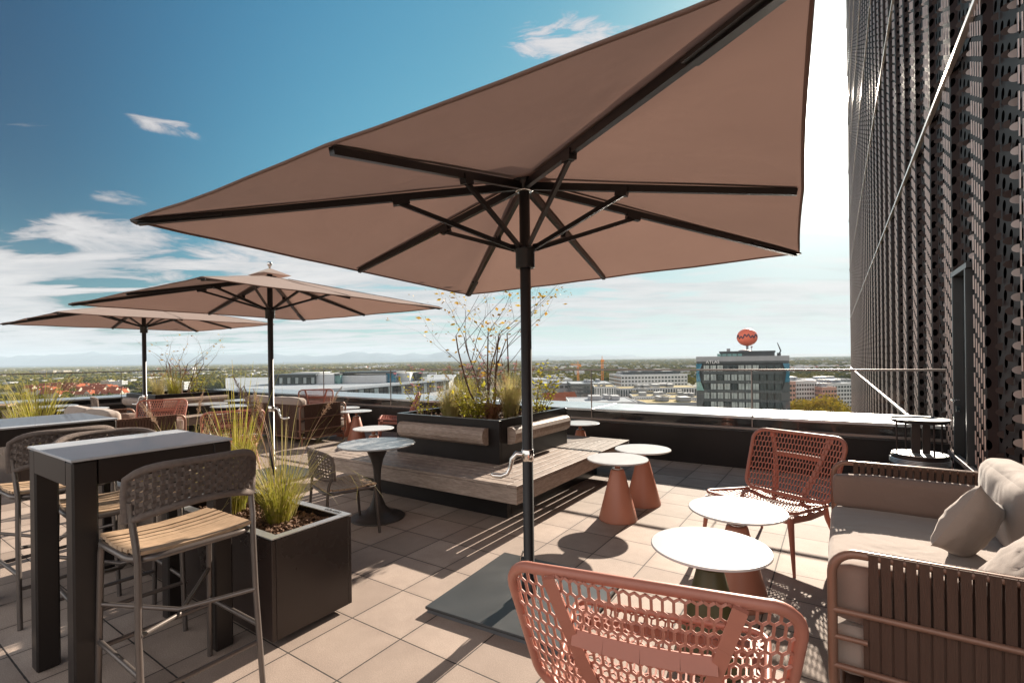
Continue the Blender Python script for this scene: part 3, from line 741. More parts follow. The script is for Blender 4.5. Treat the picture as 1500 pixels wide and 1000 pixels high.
# ---------------------------------------------------------------- woven stools and chairs
def woven(name,label,loc,rz,seatz,cat,group,dense=True,bar=True,nslat=9):
    c=empty(name,loc,rz,label=label,cat=cat,group=group)
    SW,SD=.46,.43
    m=MB()
    for i in range(nslat):
        v=(i+.5)/nslat; y=-SD/2+v*SD; z=seatz+.012-.012*math.sin(PI*v)+(.0 if v<.85 else -.01*(v-.85)/.15)
        w=SW*(.86+.14*math.sin(PI*(.15+.7*v)))
        pts=[(-w/2,y,z-.004),(-w/4,y,z-.014),(0,y,z-.018),(w/4,y,z-.014),(w/2,y,z-.004)]
        for p,q in zip(pts[:-1],pts[1:]): m.beam(p,q,SD/nslat-.006,.014)
    m.build('seat','teak',c)
    f=MB()
    fr=rrect(SW+.005,SD+.005,.09,5); f.tube([(x,y,seatz-.022) for x,y in fr],.0125,10,True)
    f.build('seat_frame','tube',c)
    foot=.245 if bar else .225
    for s in(-1,1):
        m=MB(); m.tube([(s*.205,SD/2-.06,seatz-.02),(s*.215,SD/2-.02,seatz-.035),(s*.218,SD/2-.012,seatz-.08),(s*.228,SD/2+.015,0)],.0125,10); m.build('leg','tube',c)
    bz0=seatz+(.125 if bar else .09); bz1=seatz+(.345 if bar else .325)
    BW=.52
    def PK(u,z):   # u -1..1 across; curved back wrapping forwards
        t=(z-bz0)/(bz1-bz0)
        x=u*BW/2*(1-.06*abs(u)**4); y=-SD/2-.045-.02*t+.10*abs(u)**2.6
        return Vector((x,y,z))
    for s in(-1,1):
        m=MB(); m.tube([(s*.232,-SD/2-.05,0),(s*.226,-SD/2-.005,seatz*.6),(s*.222,-SD/2+.005,seatz-.03),(s*.226,-SD/2+.012,seatz+.04),PK(s*.93,bz0+.0)+Vector((-s*.0,0,.02)),PK(s*.95,bz0+.08)],.0125,10)
        m.build('leg','tube',c)
    # woven back: outline bulges down at both ends
    def zlo(u): return bz0+(.055 if bar else .0)*(1-abs(u)**2.2)+ (0 if bar else .03*(1-abs(u)))
    def zhi(u): return bz1-.05*abs(u)**5
    m=MB()
    out=[]
    nu=18
    for i in range(nu+1):
        u=-1+2*i/nu; out.append(PK(u,zhi(u)))
    out.append(PK(1.02,lerp(bz0,bz1,.5)))
    for i in range(nu+1):
        u=1-2*i/nu; out.append(PK(u,zlo(u)-.0))
    out.append(PK(-1.02,lerp(bz0,bz1,.5)))
    m.tube(out,.0155,8,True); m.build('back_rim','rope',c)
    m=MB(); cols=21; rows=9 if bar else 8; amp=.0065; hw=.0078
    for j in range(rows):
        tv=(j+.5)/rows
        pts=[]
        K=cols*2
        for i in range(K+1):
            u=-.985+1.97*i/K; z=lerp(zlo(u),zhi(u),tv); p=PK(u,z); ph=(i/2.0)
            p=p+Vector((0,-1,0))*amp*math.cos(PI*ph+PI*j); pts.append(p)
        for p,q in zip(pts[:-1],pts[1:]): m.beam(p,q,.006,hw*2,up=(0,0,1))
    for i in range(cols):
        u=-.965+1.93*i/(cols-1); pts=[]
        K=rows*2
        for j in range(K+1):
            tv=j/K; z=lerp(zlo(u),zhi(u),tv); p=PK(u,z); p=p-Vector((0,-1,0))*amp*math.cos(PI*(j/2.0-.5)+PI*i); pts.append(p)
        for p,q in zip(pts[:-1],pts[1:]): m.beam(p,q,.0145,.006,up=(0,-1,0))
    m.build('woven_back','rope',c)
    if bar:
        m=MB(); zf=.27
        fy=SD/2+.005; 
        m.tube([(-.222,fy,zf),(.222,fy,zf)],.0115,8); m.tube([(-.226,-SD/2-.02,zf-.05),(.226,-SD/2-.02,zf-.05)],.011,8)
        for s in(-1,1): m.tube([(s*.224,fy,zf+.03),(s*.226,-SD/2-.02,zf+.03)],.011,8)
        m.build('footrest','tube',c)
        m=MB()
        m.tube([(-.218,fy-.01,.46),(0,0,.40),(.224,-SD/2-.01,.46)],.0105,8); m.tube([(.218,fy-.01,.455),(0,0,.378),(-.224,-SD/2-.01,.455)],.0105,8); m.build('cross_brace','tube',c)
    return c
st=woven('bar_stool','woven-back bar stool with pale slat seat, closest to the viewer',ab(-2.46,.97),FR+PI/2,.76,'bar stool','woven bar stools with slatted seats')
dup(st,ab(-3.30,1.02),FR-PI/2-.05,'bar stool pushed under the nearest bar table from its left side')
dup(st,ab(-4.14,.95),FR+PI/2+.03,'bar stool facing the second bar table, behind the nearest table')
dup(st,(-9.75,9.15,0),FR-.4,'bar stool standing alone at the far left edge by the parapet')
dc=woven('dining_chair','low woven-back dining chair at the streaked tulip table',(-1.5,4.28,0),face(.78,.62),.43,'chair','woven dining chairs',True,False)
dup(dc,ab(-14.0,4.1),FR-.3,'woven dining chair left of the far left planter')
dup(dc,(-8.15,8.15,0),face(.3,.9),'woven dining chair at the tulip table before the far left bench')
# ---------------------------------------------------------------- sofas
def soft_box(m,c,d,r=.05,n=5,puff=.02,seed=0):
    c=Vector(c); x,y,z=[k/2 for k in d]
    N_=14
    def P(ax,u,v,s):
        p=[0,0,0]; hs=[x,y,z]; o=[i for i in range(3) if i!=ax]
        p[ax]=s*hs[ax]; p[o[0]]=(2*u-1)*hs[o[0]]; p[o[1]]=(2*v-1)*hs[o[1]]
        q=Vector([max(-hs[i]+r,min(hs[i]-r,p[i])) for i in range(3)]); dlt=Vector(p)-q
        if dlt.length>1e-6: dlt=dlt.normalized()*r
        w=q+dlt
        a,b=abs(2*u-1),abs(2*v-1); bulge=puff*(1-a**2.5)*(1-b**2.5)
        w[ax]+=s*bulge
        w+=Vector((1,1,1))*(.005*noise.noise(w*7+Vector((seed,0,0)))+.004*noise.noise(w*3.1+Vector((0,seed,5))))
        return w
    for ax in range(3):
        for s in(-1,1):
            o=len(m.v)
            vs=[c+P(ax,i/N_,j/N_,s) for j in range(N_+1) for i in range(N_+1)]
            fs=[]
            for j in range(N_):
                for i in range(N_):
                    q=(j*(N_+1)+i,j*(N_+1)+i+1,(j+1)*(N_+1)+i+1,(j+1)*(N_+1)+i)
                    flip=(s<0) ^ (ax==1)
                    fs.append(q[::-1] if flip else q)
            m.add(vs,fs,True)
def pillow(label,loc,eul,size=(.5,.13,.42)):
    m=MB(); w,t,h=size; n=22
    for s in(-1,1):
        def P(u,v):
            a,b=2*u-1,2*v-1
            pin=1-.10*(1-abs(b)**2)*abs(a)**3; pin2=1-.10*(1-abs(a)**2)*abs(b)**3
            th=(max(0,1-a*a)*max(0,1-b*b))**.42
            wr=.010*noise.noise(Vector((a*2.2,b*6,s*2+w)))*(1-.5*abs(b))+.006*noise.noise(Vector((a*9,b*3,s)))
            return Vector((a*w/2*pin,s*(t/2*th)+ (wr if th>.15 else 0),b*h/2*pin2))
        vs=[P(i/n,j/n) for j in range(n+1) for i in range(n+1)]
        fs=[]
        for j in range(n):
            for i in range(n):
                q=(j*(n+1)+i,j*(n+1)+i+1,(j+1)*(n+1)+i+1,(j+1)*(n+1)+i); fs.append(q if s<0 else q[::-1])
        m.add(vs,fs,True)
    o=m.build('throw_pillow','cushion'); o.location=loc; o.rotation_euler=eul; return tag(o,label,'pillow')
def sofa(label,loc,rz,L_=2.13,D=.95,two=True):
    s=empty('sofa',loc,rz,label=label,cat='sofa',group='cord-sided outdoor sofas')
    # local: x along length, +y front
    AH=.72
    yf,yb=D/2,-D/2
    for sd in(-1,1):
        x=sd*(L_/2-.018)
        m=MB(); r=.085
        loop=[(x,yc*1.0,zc) for yc,zc in [( (p[0]),(p[1]+(AH+.13)/2)) for p in rrect(D-.036,AH-.13,r,7)]]
        m.tube(loop,.0175,12,True)
        for z in(.49,.27): m.tube([(x+sd*.006,yf-.02,z),(x+sd*.006,yb+.02,z)],.0125,8)
        m.tube([(x+sd*.006,yf-.02,.385),(x+sd*.006,yf-.13,.385)],.011,8)
        m.build('arm_frame','tan',s)
        m=MB(); y=yf-.15; k=0; xi=x-sd*.004
        while y>yb+.10:
            wq=.017
            # strap pair: wraps over the top rail, runs down inside the rails
            m.beam((xi-sd*.022,y,AH+.012),(xi+sd*.024,y,AH+.012),.0345,.004,up=(0,0,1))
            m.beam((xi-sd*.022,y,AH+.012),(xi-sd*.012,y+.004,.20),.026,.004,up=(1,0,0))
            m.beam((xi+sd*.024,y,AH+.012),(xi+sd*.0035,y-.004,.50),.029,.004,up=(1,0,0))
            m.beam((xi-sd*.004,y+.019,.49),(xi-sd*.004,y+.019,.14),.026,.004,up=(1,0,0))
            m.beam((xi+sd*.002,y-.002,.50),(xi+sd*.002,y-.002,.15),.03,.004,up=(1,0,0))
            y-=.0355; 
            k+=1
            if k%1==0: y-=.002
        st_=m.build('arm_cords','strap',s)
    m=MB()
    for z in(AH,.49,.27,.15): m.tube([(-L_/2+.03,yb+.012,z),(L_/2-.03,yb+.012,z)],.0165 if z in(AH,.15) else .0125,10)
    m.tube([(-L_/2+.03,yf-.05,.15),(L_/2-.03,yf-.05,.15)],.016,10); m.build('back_frame','tan',s)
    m=MB(); x=-L_/2+.09
    while x<L_/2-.06:
        m.beam((x,yb+.03,AH+.012),(x,yb-.006,AH+.012),.034,.004); m.beam((x,yb-.006,AH+.012),(x,yb-.001,.17),.026,.004,up=(0,1,0)); m.beam((x+.018,yb+.02,.49),(x+.018,yb+.02,.16),.026,.004,up=(0,1,0)); x+=.0375
    m.build('back_cords','strap',s)
    for sx in(-1,1):
        for y in(yf-.06,yb+.06):
            m=MB(); m.tube([(sx*(L_/2-.03),y,.15),(sx*(L_/2-.035),y,0)],[.02,.014],10); m.build('leg','tan',s)
    m=MB(); m.box((0,0,.17),(L_-.1,D-.12,.03)); m.build('seat_deck','strap',s)
    m=MB(); soft_box(m,(0,.02,.32),(L_-.10,D-.05,.225),.05,puff=.012); m.build('seat_cushion','cushion',s)
    for sd in(-1,1):
        m=MB(); soft_box(m,(sd*(L_/2-.10),.06,.54),(.10,D-.16,.23),.035,puff=.008,seed=sd); m.build('side_cushion','cushbrown',s)
    for sd in(-1,1):
        m=MB(); w=(L_-.13)/2
        soft_box(m,(sd*w/2,yb+.115,.635),(w-.01,.19,.42),.065,puff=.02,seed=sd*3); o=m.build('back_cushion','cushion',s)
    return s
sf=sofa('large sofa with light cushions and tan cord arms at the right edge',ab(.455,3.29),FR+PI/2,1.98,.99)
dup(sf,ab(-8.87,5.52),FR,'middle sofa seen from behind, right of the middle parasol pole')
s3=dup(sf,ab(-9.25,2.9),FR,'left sofa whose cord arm shows beyond the nearest bar table')
pillow('pale pillow leaning at the far end of the large sofa',ab(.56,3.38,.615),(R(24),R(24),FR+R(66)),(.41,.16,.38))
pillow('pale pillow in the near corner of the large sofa',ab(.62,2.66,.60),(R(38),R(-8),FR+R(95)),(.48,.17,.42))
# ---------------------------------------------------------------- lantern stand
def stand():
    s=empty('round_stand',ab(.70,6.42),FR,label='dark round stand with tray top and open rods by the parapet corner',cat='stand')
    m=MB(); m.lathe([(0,.80),(.215,.80),(.245,.835),(.25,.84),(.24,.842),(.21,.825),(0,.824)],40,smooth=False); m.build('tray_top','dark',s)
    m=MB(); m.lathe([(0,.05),(.22,.05),(.235,.07),(.235,.47),(.225,.475),(0,.478)],40,smooth=False); m.build('drum','dark',s)
    m=MB()
    for i in range(4): m.lathe([(.236,.43-i*.014),(.247,.435-i*.014),(.236,.440-i*.014)],40)
    m.lathe([(0,.481),(.225,.481),(.225,.487),(0,.487)],40,smooth=False); m.build('lid','alu',s)
    m=MB(); m.box((-.03,0,.644),(.07,.07,.31)); m.box((.055,.02,.644),(.06,.06,.31)); m.build('post','dark',s)
    m=MB()
    for k in range(4):
        a=k*PI/2+.45; m.tube([(.21*math.cos(a),.21*math.sin(a),.488),(.21*math.cos(a),.21*math.sin(a),.80)],.008,8)
    m.build('rod','dark',s)
    m=MB()
    for k in range(3): m.box((.16*math.cos(k*2.1),.16*math.sin(k*2.1),.025),(.05,.05,.05))
    m.build('foot','darkrod',s)
stand()
# ---------------------------------------------------------------- plants on the terrace
def grass(label,loc,n,h,spread,mt,w=.004,plumes=0,seed=1,lean=.5,upright=False,cat='grass',pm='plume',group='clumps of ornamental grass'):
    rnd=random.Random(seed); g=empty('ornamental_grass',loc,0,label=label,cat=cat,group=group)
    m=MB(); 
    def curve(ph,L_,bend,r0,K=7):
        d=Vector((math.cos(ph),math.sin(ph),0)); pts=[]; p=d*r0+Vector((0,0,-.01)); ang=rnd.uniform(.0,.16)+bend*.12
        for k in range(K+1):
            pts.append(p.copy()); st=L_/K; p=p+(d*math.sin(ang)+Vector((0,0,1))*math.cos(ang))*st; ang+=bend/K*(.5+k/K)
        return pts
    for i in range(n):
        ph=rnd.uniform(0,2*PI); L_=h*rnd.uniform(.5,1.15); bend=abs(rnd.gauss(lean,lean*.55)); pts=curve(ph,L_,bend,rnd.random()**.5*spread)
        K=len(pts)-1; side=Vector((-math.sin(ph+rnd.uniform(-.8,.8)),math.cos(ph),0)).normalized()
        vs=[];fs=[]
        for k,p in enumerate(pts):
            ww=w*(1-.85*(k/K)**1.6); vs+=[p-side*ww,p+side*ww]
        for k in range(K): fs.append((2*k,2*k+1,2*k+3,2*k+2))
        m.add(vs,fs,True)
    m.build('blades',mt,g)
    for i in range(plumes):
        ph=rnd.uniform(0,2*PI); pts=curve(ph,h*rnd.uniform(.95,1.3),rnd.uniform(.3,.9),spread*.3)
        m=MB(); m.tube(pts,.0014,4)
        a,b=pts[-2],pts[-1]; b=b+(b-a)*.8
        for k in range(90):
            t=rnd.random(); p=lerp(a,b,t); q=Vector((rnd.gauss(0,1),rnd.gauss(0,1),rnd.gauss(.4,.6))).normalized()*(.022*math.sin(PI*min(1,t+.12))+.004)
            m.beam(p,p+q+(b-a).normalized()*.012,.0016,.0016)
        m.build('seed_head',pm,g)
    return g
def leaf(m,p,d,up,s):
    d=d.normalized(); x=d.cross(up)
    if x.length<1e-3: x=Vector((1,0,0))
    x.normalize(); u=x.cross(d)
    m.add([p,p+d*s*.45+x*s*.3+u*s*.06,p+d*s,p+d*s*.45-x*s*.3+u*s*.06],[(0,1,2),(0,2,3)])
def leafy(name,label,loc,nst,h,leafsize,seed,spread=.12,mt='leaf',nl=14,flowers=0,group=None,cat='plant'):
    rnd=random.Random(seed); g=empty(name,loc,0,label=label,cat=cat); 
    if group: g['group']=group
    ms=MB(); ml=MB(); mf=MB()
    for i in range(nst):
        ph=rnd.uniform(0,2*PI); d=Vector((math.cos(ph),math.sin(ph),0)); p=d*spread*rnd.random(); ang=rnd.uniform(.05,.45); L_=h*rnd.uniform(.55,1.05)
        pts=[p.copy()]; K=8
        for k in range(K):
            p=p+(d*math.sin(ang)+Vector((0,0,math.cos(ang))))*L_/K+Vector((rnd.gauss(0,.004),rnd.gauss(0,.004),0)); ang+=rnd.uniform(-.05,.1); pts.append(p.copy())
        ms.tube(pts,[.0035*(1-.6*k/K) for k in range(K+1)],5)
        for q in range(nl):
            t=rnd.uniform(.15,1)*K; k=min(K-1,int(t)); b=lerp(pts[k],pts[k+1],t-k)
            dd=Vector((rnd.gauss(0,1),rnd.gauss(0,1),rnd.uniform(-.2,.7))).normalized()
            leaf(ml,b+dd*.012,dd,Vector((rnd.gauss(0,.3),rnd.gauss(0,.3),1)),leafsize*rnd.uniform(.6,1.15))
        if i<flowers:
            e=pts[-1]
            for q in range(3):
                c=e+Vector((rnd.gauss(0,.03),rnd.gauss(0,.03),rnd.uniform(0,.06)))
                ms.tube([e,c],.0012,4)
                for z in range(7): 
                    dd=Vector((math.cos(z*.9),math.sin(z*.9),rnd.uniform(-.1,.4))); leaf(mf,c,dd,Vector((0,0,1)),.034)
    ms.build('stems','bark',g); ml.build('leaves',mt,g)
    if flowers: mf.build('flowers','pink',g)
    return g
def shrub_tree(label,loc,stems,h,seed,leafm,nleaf,mt='bark',sx=1.4):
    rnd=random.Random(seed); g=empty('young_tree',loc,0,label=label,cat='tree',group='thin multi-stem trees in planters')
    ms=MB(); mb=MB(); ml=MB()
    tips=[]
    def branch(p,d,L_,r,depth,mm):
        K=6; pts=[p.copy()]; rr=[r]
        for k in range(K):
            d=(d+Vector((rnd.gauss(0,.07),rnd.gauss(0,.07),rnd.gauss(.03,.04)))).normalized(); p=p+d*L_/K; pts.append(p.copy()); rr.append(r*(1-.5*(k+1)/K))
        mm.tube(pts,rr,6 if depth<1 else 4)
        if depth>=3 or L_<.12:
            tips.append((p,d)); return
        nb=(3,2,2)[depth]
        for i in range(nb):
            t=rnd.uniform(.3,1) if i else 1; k=min(K-1,int(t*K)); q=pts[k] if t<1 else pts[-1]
            a=rnd.uniform(0,2*PI); sp=rnd.uniform(.4,1.05); dd=(d+Vector((math.cos(a),math.sin(a),rnd.uniform(-.15,.35)))*sp).normalized()
            branch(q,dd,L_*rnd.uniform(.5,.72),rr[k]*.55,depth+1,mb)
        for q in pts[3:]: tips.append((q,d))
    for i in range(stems):
        a=2*PI*i/stems+rnd.uniform(-.3,.3); d=Vector((math.cos(a)*.36,math.sin(a)*.36,1)).normalized()
        branch(Vector((math.cos(a)*.05,math.sin(a)*.05,0)),d,h*.6,.0105,0,ms)
    for i in range(nleaf):
        p,d=rnd.choice(tips); dd=Vector((rnd.gauss(0,1),rnd.gauss(0,1),rnd.gauss(-.3,.6))).normalized()
        if rnd.random()<.35:
            q=p+dd*.03; ml.lathe([(0,-.006),(.006,0),(0,.006)],6,q)
        else: leaf(ml,p+dd*.012,dd,Vector((rnd.gauss(0,1),rnd.gauss(0,1),.5)),rnd.uniform(.03,.058))
    ms.build('trunk',mt,g); mb.build('branches',mt,g); ml.build('foliage',leafm,g); g.scale=(sx,sx,1)
def onp(c,a,b,z=.79):
    v=Vector((c[0],c[1],z))+Vector((a*CA+b*SA,-a*SA+b*CA,0)); return v
shrub_tree('bare thin tree with few yellow and red leaves in the central planter',onp(C1,.05,.05),7,1.75,5,'redleaf',400)
shrub_tree('red-stemmed thin tree in the far left planter beside a black pole',onp(C2,.1,.0),6,1.25,9,'redleaf',120)
grass('pale feather grass at the near side of the central planter',onp(C1,-.12,-.5),520,.44,.08,'straw',.0026,0,2,.55)
grass('yellow feather grass left of the thin tree in the central planter',onp(C1,-.3,-.05),460,.5,.1,'blade',.0026,5,3,.5)
grass('tall pale feather grass right of the thin tree in the central planter',onp(C1,.42,-.05),460,.56,.08,'straw',.0026,6,4,.4)
grass('small reddish grass at the right of the central planter',onp(C1,.42,-.42),200,.32,.06,'reds',.0025,0,5,.6)
grass('tufted dry grass at the back of the central planter',onp(C1,.1,.45),260,.42,.08,'straw',.002,4,6,.5)
leafy('leafy_shrub','yellow-green leafy shrub at the near corner of the central planter',onp(C1,.27,-.5),24,.46,.062,21,.16,nl=22)
leafy('leafy_shrub','tall yellow-green shrub at the right end of the central planter',onp(C1,.62,.15),22,.68,.058,22,.13,nl=24)
leafy('leafy_shrub','thin leafy plant with pink flowers at the left corner of the central planter',onp(C1,-.6,-.45),11,.66,.055,23,.1,nl=16,flowers=6)
leafy('flowering_plant','pink flowers behind the grasses in the middle of the central planter',onp(C1,-.05,.2),8,.72,.03,24,.22,nl=5,flowers=8)
leafy('flowering_plant','pink flower stems at the right middle of the central planter',onp(C1,.25,.1),7,.68,.03,34,.2,nl=5,flowers=7)
grass('pale grass clump at the left of the far left planter',onp(C2,-.35,-.3),240,.5,.1,'straw',.0028,5,12,.5)
grass('yellow grass clump at the right of the far left planter',onp(C2,.45,-.3),260,.55,.1,'blade',.003,3,13,.5)
leafy('leafy_shrub','yellow leafy shrub right of the stems in the far left planter',onp(C2,.5,.1),16,.75,.05,25,.2,nl=20)
leafy('leafy_shrub','leafy plant with pink flowers left of the pole in the far left planter',onp(C2,-.3,.1),10,.8,.04,26,.25,nl=9,flowers=9)
grass('dense green grass with arching blades in the metal planter, right of the nearest stool',ab(-2.84,1.66,.50),420,.44,.06,'blade',.0022,0,31,.75)
g_=grass('tall arching grass with fluffy heads behind the nearest planter box grass',ab(-2.92,1.74,.50),90,.80,.07,'straw',.0022,5,32,1.4)
grass('tall upright grass rising behind the right part of the nearest bar table',ab(-3.42,1.72,.50),46,.95,.04,'blade',.0045,0,33,.28)
grass('dense short grass seen under the nearest bar table top',ab(-3.3,1.6,.52),420,.55,.09,'blade',.003,0,37,.4)
grass('pale plumed grass behind the middle of the nearest bar table',ab(-4.05,1.66,.50),80,.60,.08,'straw',.003,4,35,.6)
grass('grass clump farther left in the hidden planter box',ab(-4.6,1.66,.50),120,.5,.08,'blade',.0034,0,38,.5)
grass('arching green grass standing beyond the left bar table top',ab(-7.85,1.65,.52),200,.85,.09,'blade',.0045,3,36,.6)
grass('second arching grass at the left photo edge beyond the bar table',ab(-8.6,1.65,.52),140,.7,.09,'blade',.0045,0,39,.6)
# ---------------------------------------------------------------- the city
GZ=-60.
FO=710.
def pxdir(px): return (px-750)/FO
def hz(px): return 526-.0131*(px-750)
def ztop(y,px,D): return 1.5-(y-hz(px))*D/FO
gm=MB(); 
nn=60
def gp(u,v):
    return Vector((lerp(-34000,34000,u),lerp(-4000,31500,v),GZ))
gm.add([(-34000,-4000,GZ),(34000,-4000,GZ),(34000,31500,GZ),(-34000,31500,GZ)],[(0,1,2,3)])
tag(gm.build('city_ground','ground'),'flat wooded plain around the city','ground',kind='structure')
def building(name,label,x0,x1,ytop,D,depth,wall='white',rot=0,storeys=4,cols=14,sh=3.6,roof='roof',win='glass_d',vert=False,cat='building',z0=GZ,pent=True,group=None,mb=True):
    X0,X1=pxdir(x0)*D,pxdir(x1)*D; zt=ztop(ytop,(x0+x1)/2,D); w=X1-X0
    b=empty(name,((X0+X1)/2,D+depth/2,z0),rot,label=label,cat=cat)
    if group: b['group']=group
    H=zt-z0
    m=MB(); m.box((0,0,H/2),(w,depth,H)); m.build('wall',wall,b)
    m=MB()
    m.box((0,0,H+.06),(w-.8,depth-.8,.1)); m.build('roof',roof,b)
    m=MB()
    for s in(-1,1): m.box((0,s*(depth/2-.2),H+.3),(w+.1,.4,.7)); m.box((s*(w/2-.2),0,H+.3),(.4,depth-.9,.7))
    m.build('roof_edge',wall,b)
    m=MB()
    for k in range(storeys):
        zz=H-1.0-sh*(k+.5)+.2
        if zz<2: break
        if vert:
            for i in range(cols):
                x=-w/2+w*(i+.5)/cols; m.box((x,-depth/2-.03,zz),(w/cols*.5,.12,sh*.96))
            nc=max(2,int(cols*depth/w))
            for i in range(nc):
                y=-depth/2+depth*(i+.5)/nc
                for s in(-1,1): m.box((s*(w/2+.03),y,zz),(.12,depth/nc*.5,sh*.96))
        else:
            for i in range(cols):
                x=-w/2+w*(i+.5)/cols; m.box((x,-depth/2-.03,zz),(w/cols*.66,.12,sh*.5))
            nc=max(2,int(cols*depth/w))
            for i in range(nc):
                y=-depth/2+depth*(i+.5)/nc
                for s in(-1,1): m.box((s*(w/2+.03),y,zz),(.12,depth/nc*.66,sh*.5))
    m.build('window_rows',win,b)
    if pent:
        rnd=random.Random(int(x0)); m=MB()
        for i in range(3):
            q=rnd.uniform(-.35,.35)*w; m.box((q,rnd.uniform(-.1,.3)*depth,H+1.6),(w*rnd.uniform(.06,.2),depth*.3,2.6))
        m.build('roof_plant','grayb',b)
    return b
# tower with the round sign
def tower():
    D=188.; X0,X1=pxdir(1028)*D,pxdir(1153)*D; w=X1-X0; cx=(X0+X1)/2
    t=empty('office_tower',(cx+5,D+14,GZ),R(-24),label='dark glazed office tower with a round orange sign on its roof',cat='tower')
    zt=ztop(521.5,1090,D)-GZ; dp=26; y0=-dp/2
    m=MB(); m.box((0,.6,(zt-2.2)/2),(w-.6,dp-1,zt-2.2)); m.build('core_wall','darkb',t)
    m=MB(); m.box((0,0,zt-.95),(w,dp,1.9)); m.build('roof_band','grayb',t)
    m=MB(); m.box((0,0,zt-2.35),(w-.2,dp-.2,.8)); m.build('dark_band','darkb',t)  # dark cladding strip under the roof band
    m=MB(); m.box((2.2,1,zt+.7),(w*.60,dp*.6,1.4)); ph=m.build('penthouse','darkb',t)
    m=MB(); m.box((2.2,1,zt+1.72),(w*.615,dp*.63,.7)); m.build('penthouse_roof','darkb',ph)
    m=MB(); 
    for i in range(5): m.box((-w*.24+i*1.9,1-dp*.3-.1,zt+.55),(1.6,.15,1.0))
    m.build('penthouse_glass','glass_m',ph)
    fl=3.62; n=11; cw=(w-5.2)/n
    rnd=random.Random(4)
    for k in range(7):
        z=zt-2.9-fl*(k+.5)
        for i in range(n):
            x=-w/2+2.6+cw*(i+.5)
            m=MB(); m.box((x,y0+.02,z),(cw-.5,.2,2.35)); o=m.build('window','glass_l' if (i<8 and rnd.random()<.75) else 'glass_d',t)
            mm=MB(); mm.box((x+rnd.uniform(-.4,.4),y0-.09,z),(.12,.06,2.3)); mm.build('mullion','darkb',o)
        m=MB(); m.box((0,y0+.05,z-1.78),(w-4.6,.5,1.05)); m.build('spandrel','darkb',t)
    m=MB()
    for k in range(7,16):
        z=zt-2.9-fl*(k+.5); m.box((0,y0+.02,z),(w-5,.2,2.3))
    m.build('lower_windows','glass_l',t)
    # faceted corners
    for s in(-1,1):
        for k in range(7):
            z1=zt-2.9-fl*k; z0_=z1-fl+.15
            even=(k%4 in(0,1)); wid=[2.3,1.1,1.6,2.9,2.9,1.8,2.2][k]; wid2=[1.1,1.7,2.9,2.9,1.9,1.1,1.5][k]
            m=MB(); e=s*w/2
            m.add([(e,y0-.05,z0_),(e-s*wid2,y0-.25,z0_),(e-s*wid,y0-.25,z1),(e,y0-.05,z1)],[(0,1,2,3) if s<0 else (3,2,1,0)])
            m.add([(e,y0-.05,z0_),(e,y0+3,z0_),(e,y0+3,z1),(e,y0-.05,z1)],[(0,1,2,3)])
            m.build('corner_facet',['glass_t','glass_t','glass_m','darkb','darkb','glass_t','glass_t'][k] if s<0 else ['glass_t','glass_t','darkb','darkb','darkb','glass_t','glass_t'][k],t)
    text_mesh('ATLAS',1.75,.08,'roof_letters','letters',t,Matrix.Translation((-w/2+6.2,y0-.32,zt-2.75))@Matrix.Rotation(PI/2,4,'X'))
    # roof crane arm (window cleaning davit)
    m=MB(); m.box((w*.43,1,zt+.6),(1.3,1.3,1.2)); m.tube([(w*.435,1,zt+1),(w*.45,1,zt+2),(w*.415,1,zt+5.3)],[.3,.3,.16],6); m.build('roof_davit','darkb',t)
    m=MB(); m.box((-w*.06-2.5,0,zt+2.6),(1.4,1.4,1.3)); m.lathe([(2.8,zt+2.05),(2.2,zt+2.5),(.8,zt+2.8)],20,(w*.05,1,0)); m.tube([(w*.13,1,zt+2),(w*.13,1,zt+3.9)],.12,5); m.box((w*.13,1,zt+3.8),(.7,.3,.6)); m.build('roof_plant','grayb',t)
    # round sign
    s=empty('round_sign',(cx+6.0,D+10,GZ+zt+2.1),R(-27),label='orange-red round sign with dark zigzag line on top of the dark tower',cat='sign')
    m=MB(); m.lathe([(.45,.5),(.45,2.4)],12); m.build('post','grayb',s)
    m=MB(); cz=5.6; 
    prof=[(3.9*math.sin(PI*k/20)*1.0,cz-3.55*math.cos(PI*k/20)) for k in range(21)]
    m.lathe([(max(r,0.001),z) for r,z in prof],40); o=m.build('globe','globe',s)
    m=MB(); pts=[]
    zz=[(-3.7,-.4),(-3.3,.7),(-2.72,-.8),(-2.15,.15),(-1.55,-.8),(-.75,.85),(-.1,-.1),(.55,.85),(1.35,-.55),(1.95,.3),(2.5,-.55),(3.15,.8),(3.65,-.1)]
    P_=[]
    for i in range((len(zz)-1)*4+1):
        k=min(len(zz)-2,i//4); f=i/4-k; x=lerp(zz[k][0],zz[k+1][0],f); f=f*f*(3-2*f); z=lerp(zz[k][1],zz[k+1][1],f)
        ry=math.sqrt(max(0,1-(x/3.95)**2-(z/3.55)**2))*3.9
        P_.append((x,-ry-.03,cz+.2+z))
    m.tube(P_,.2,6); m.build('zigzag_line','navy',s)
tower()
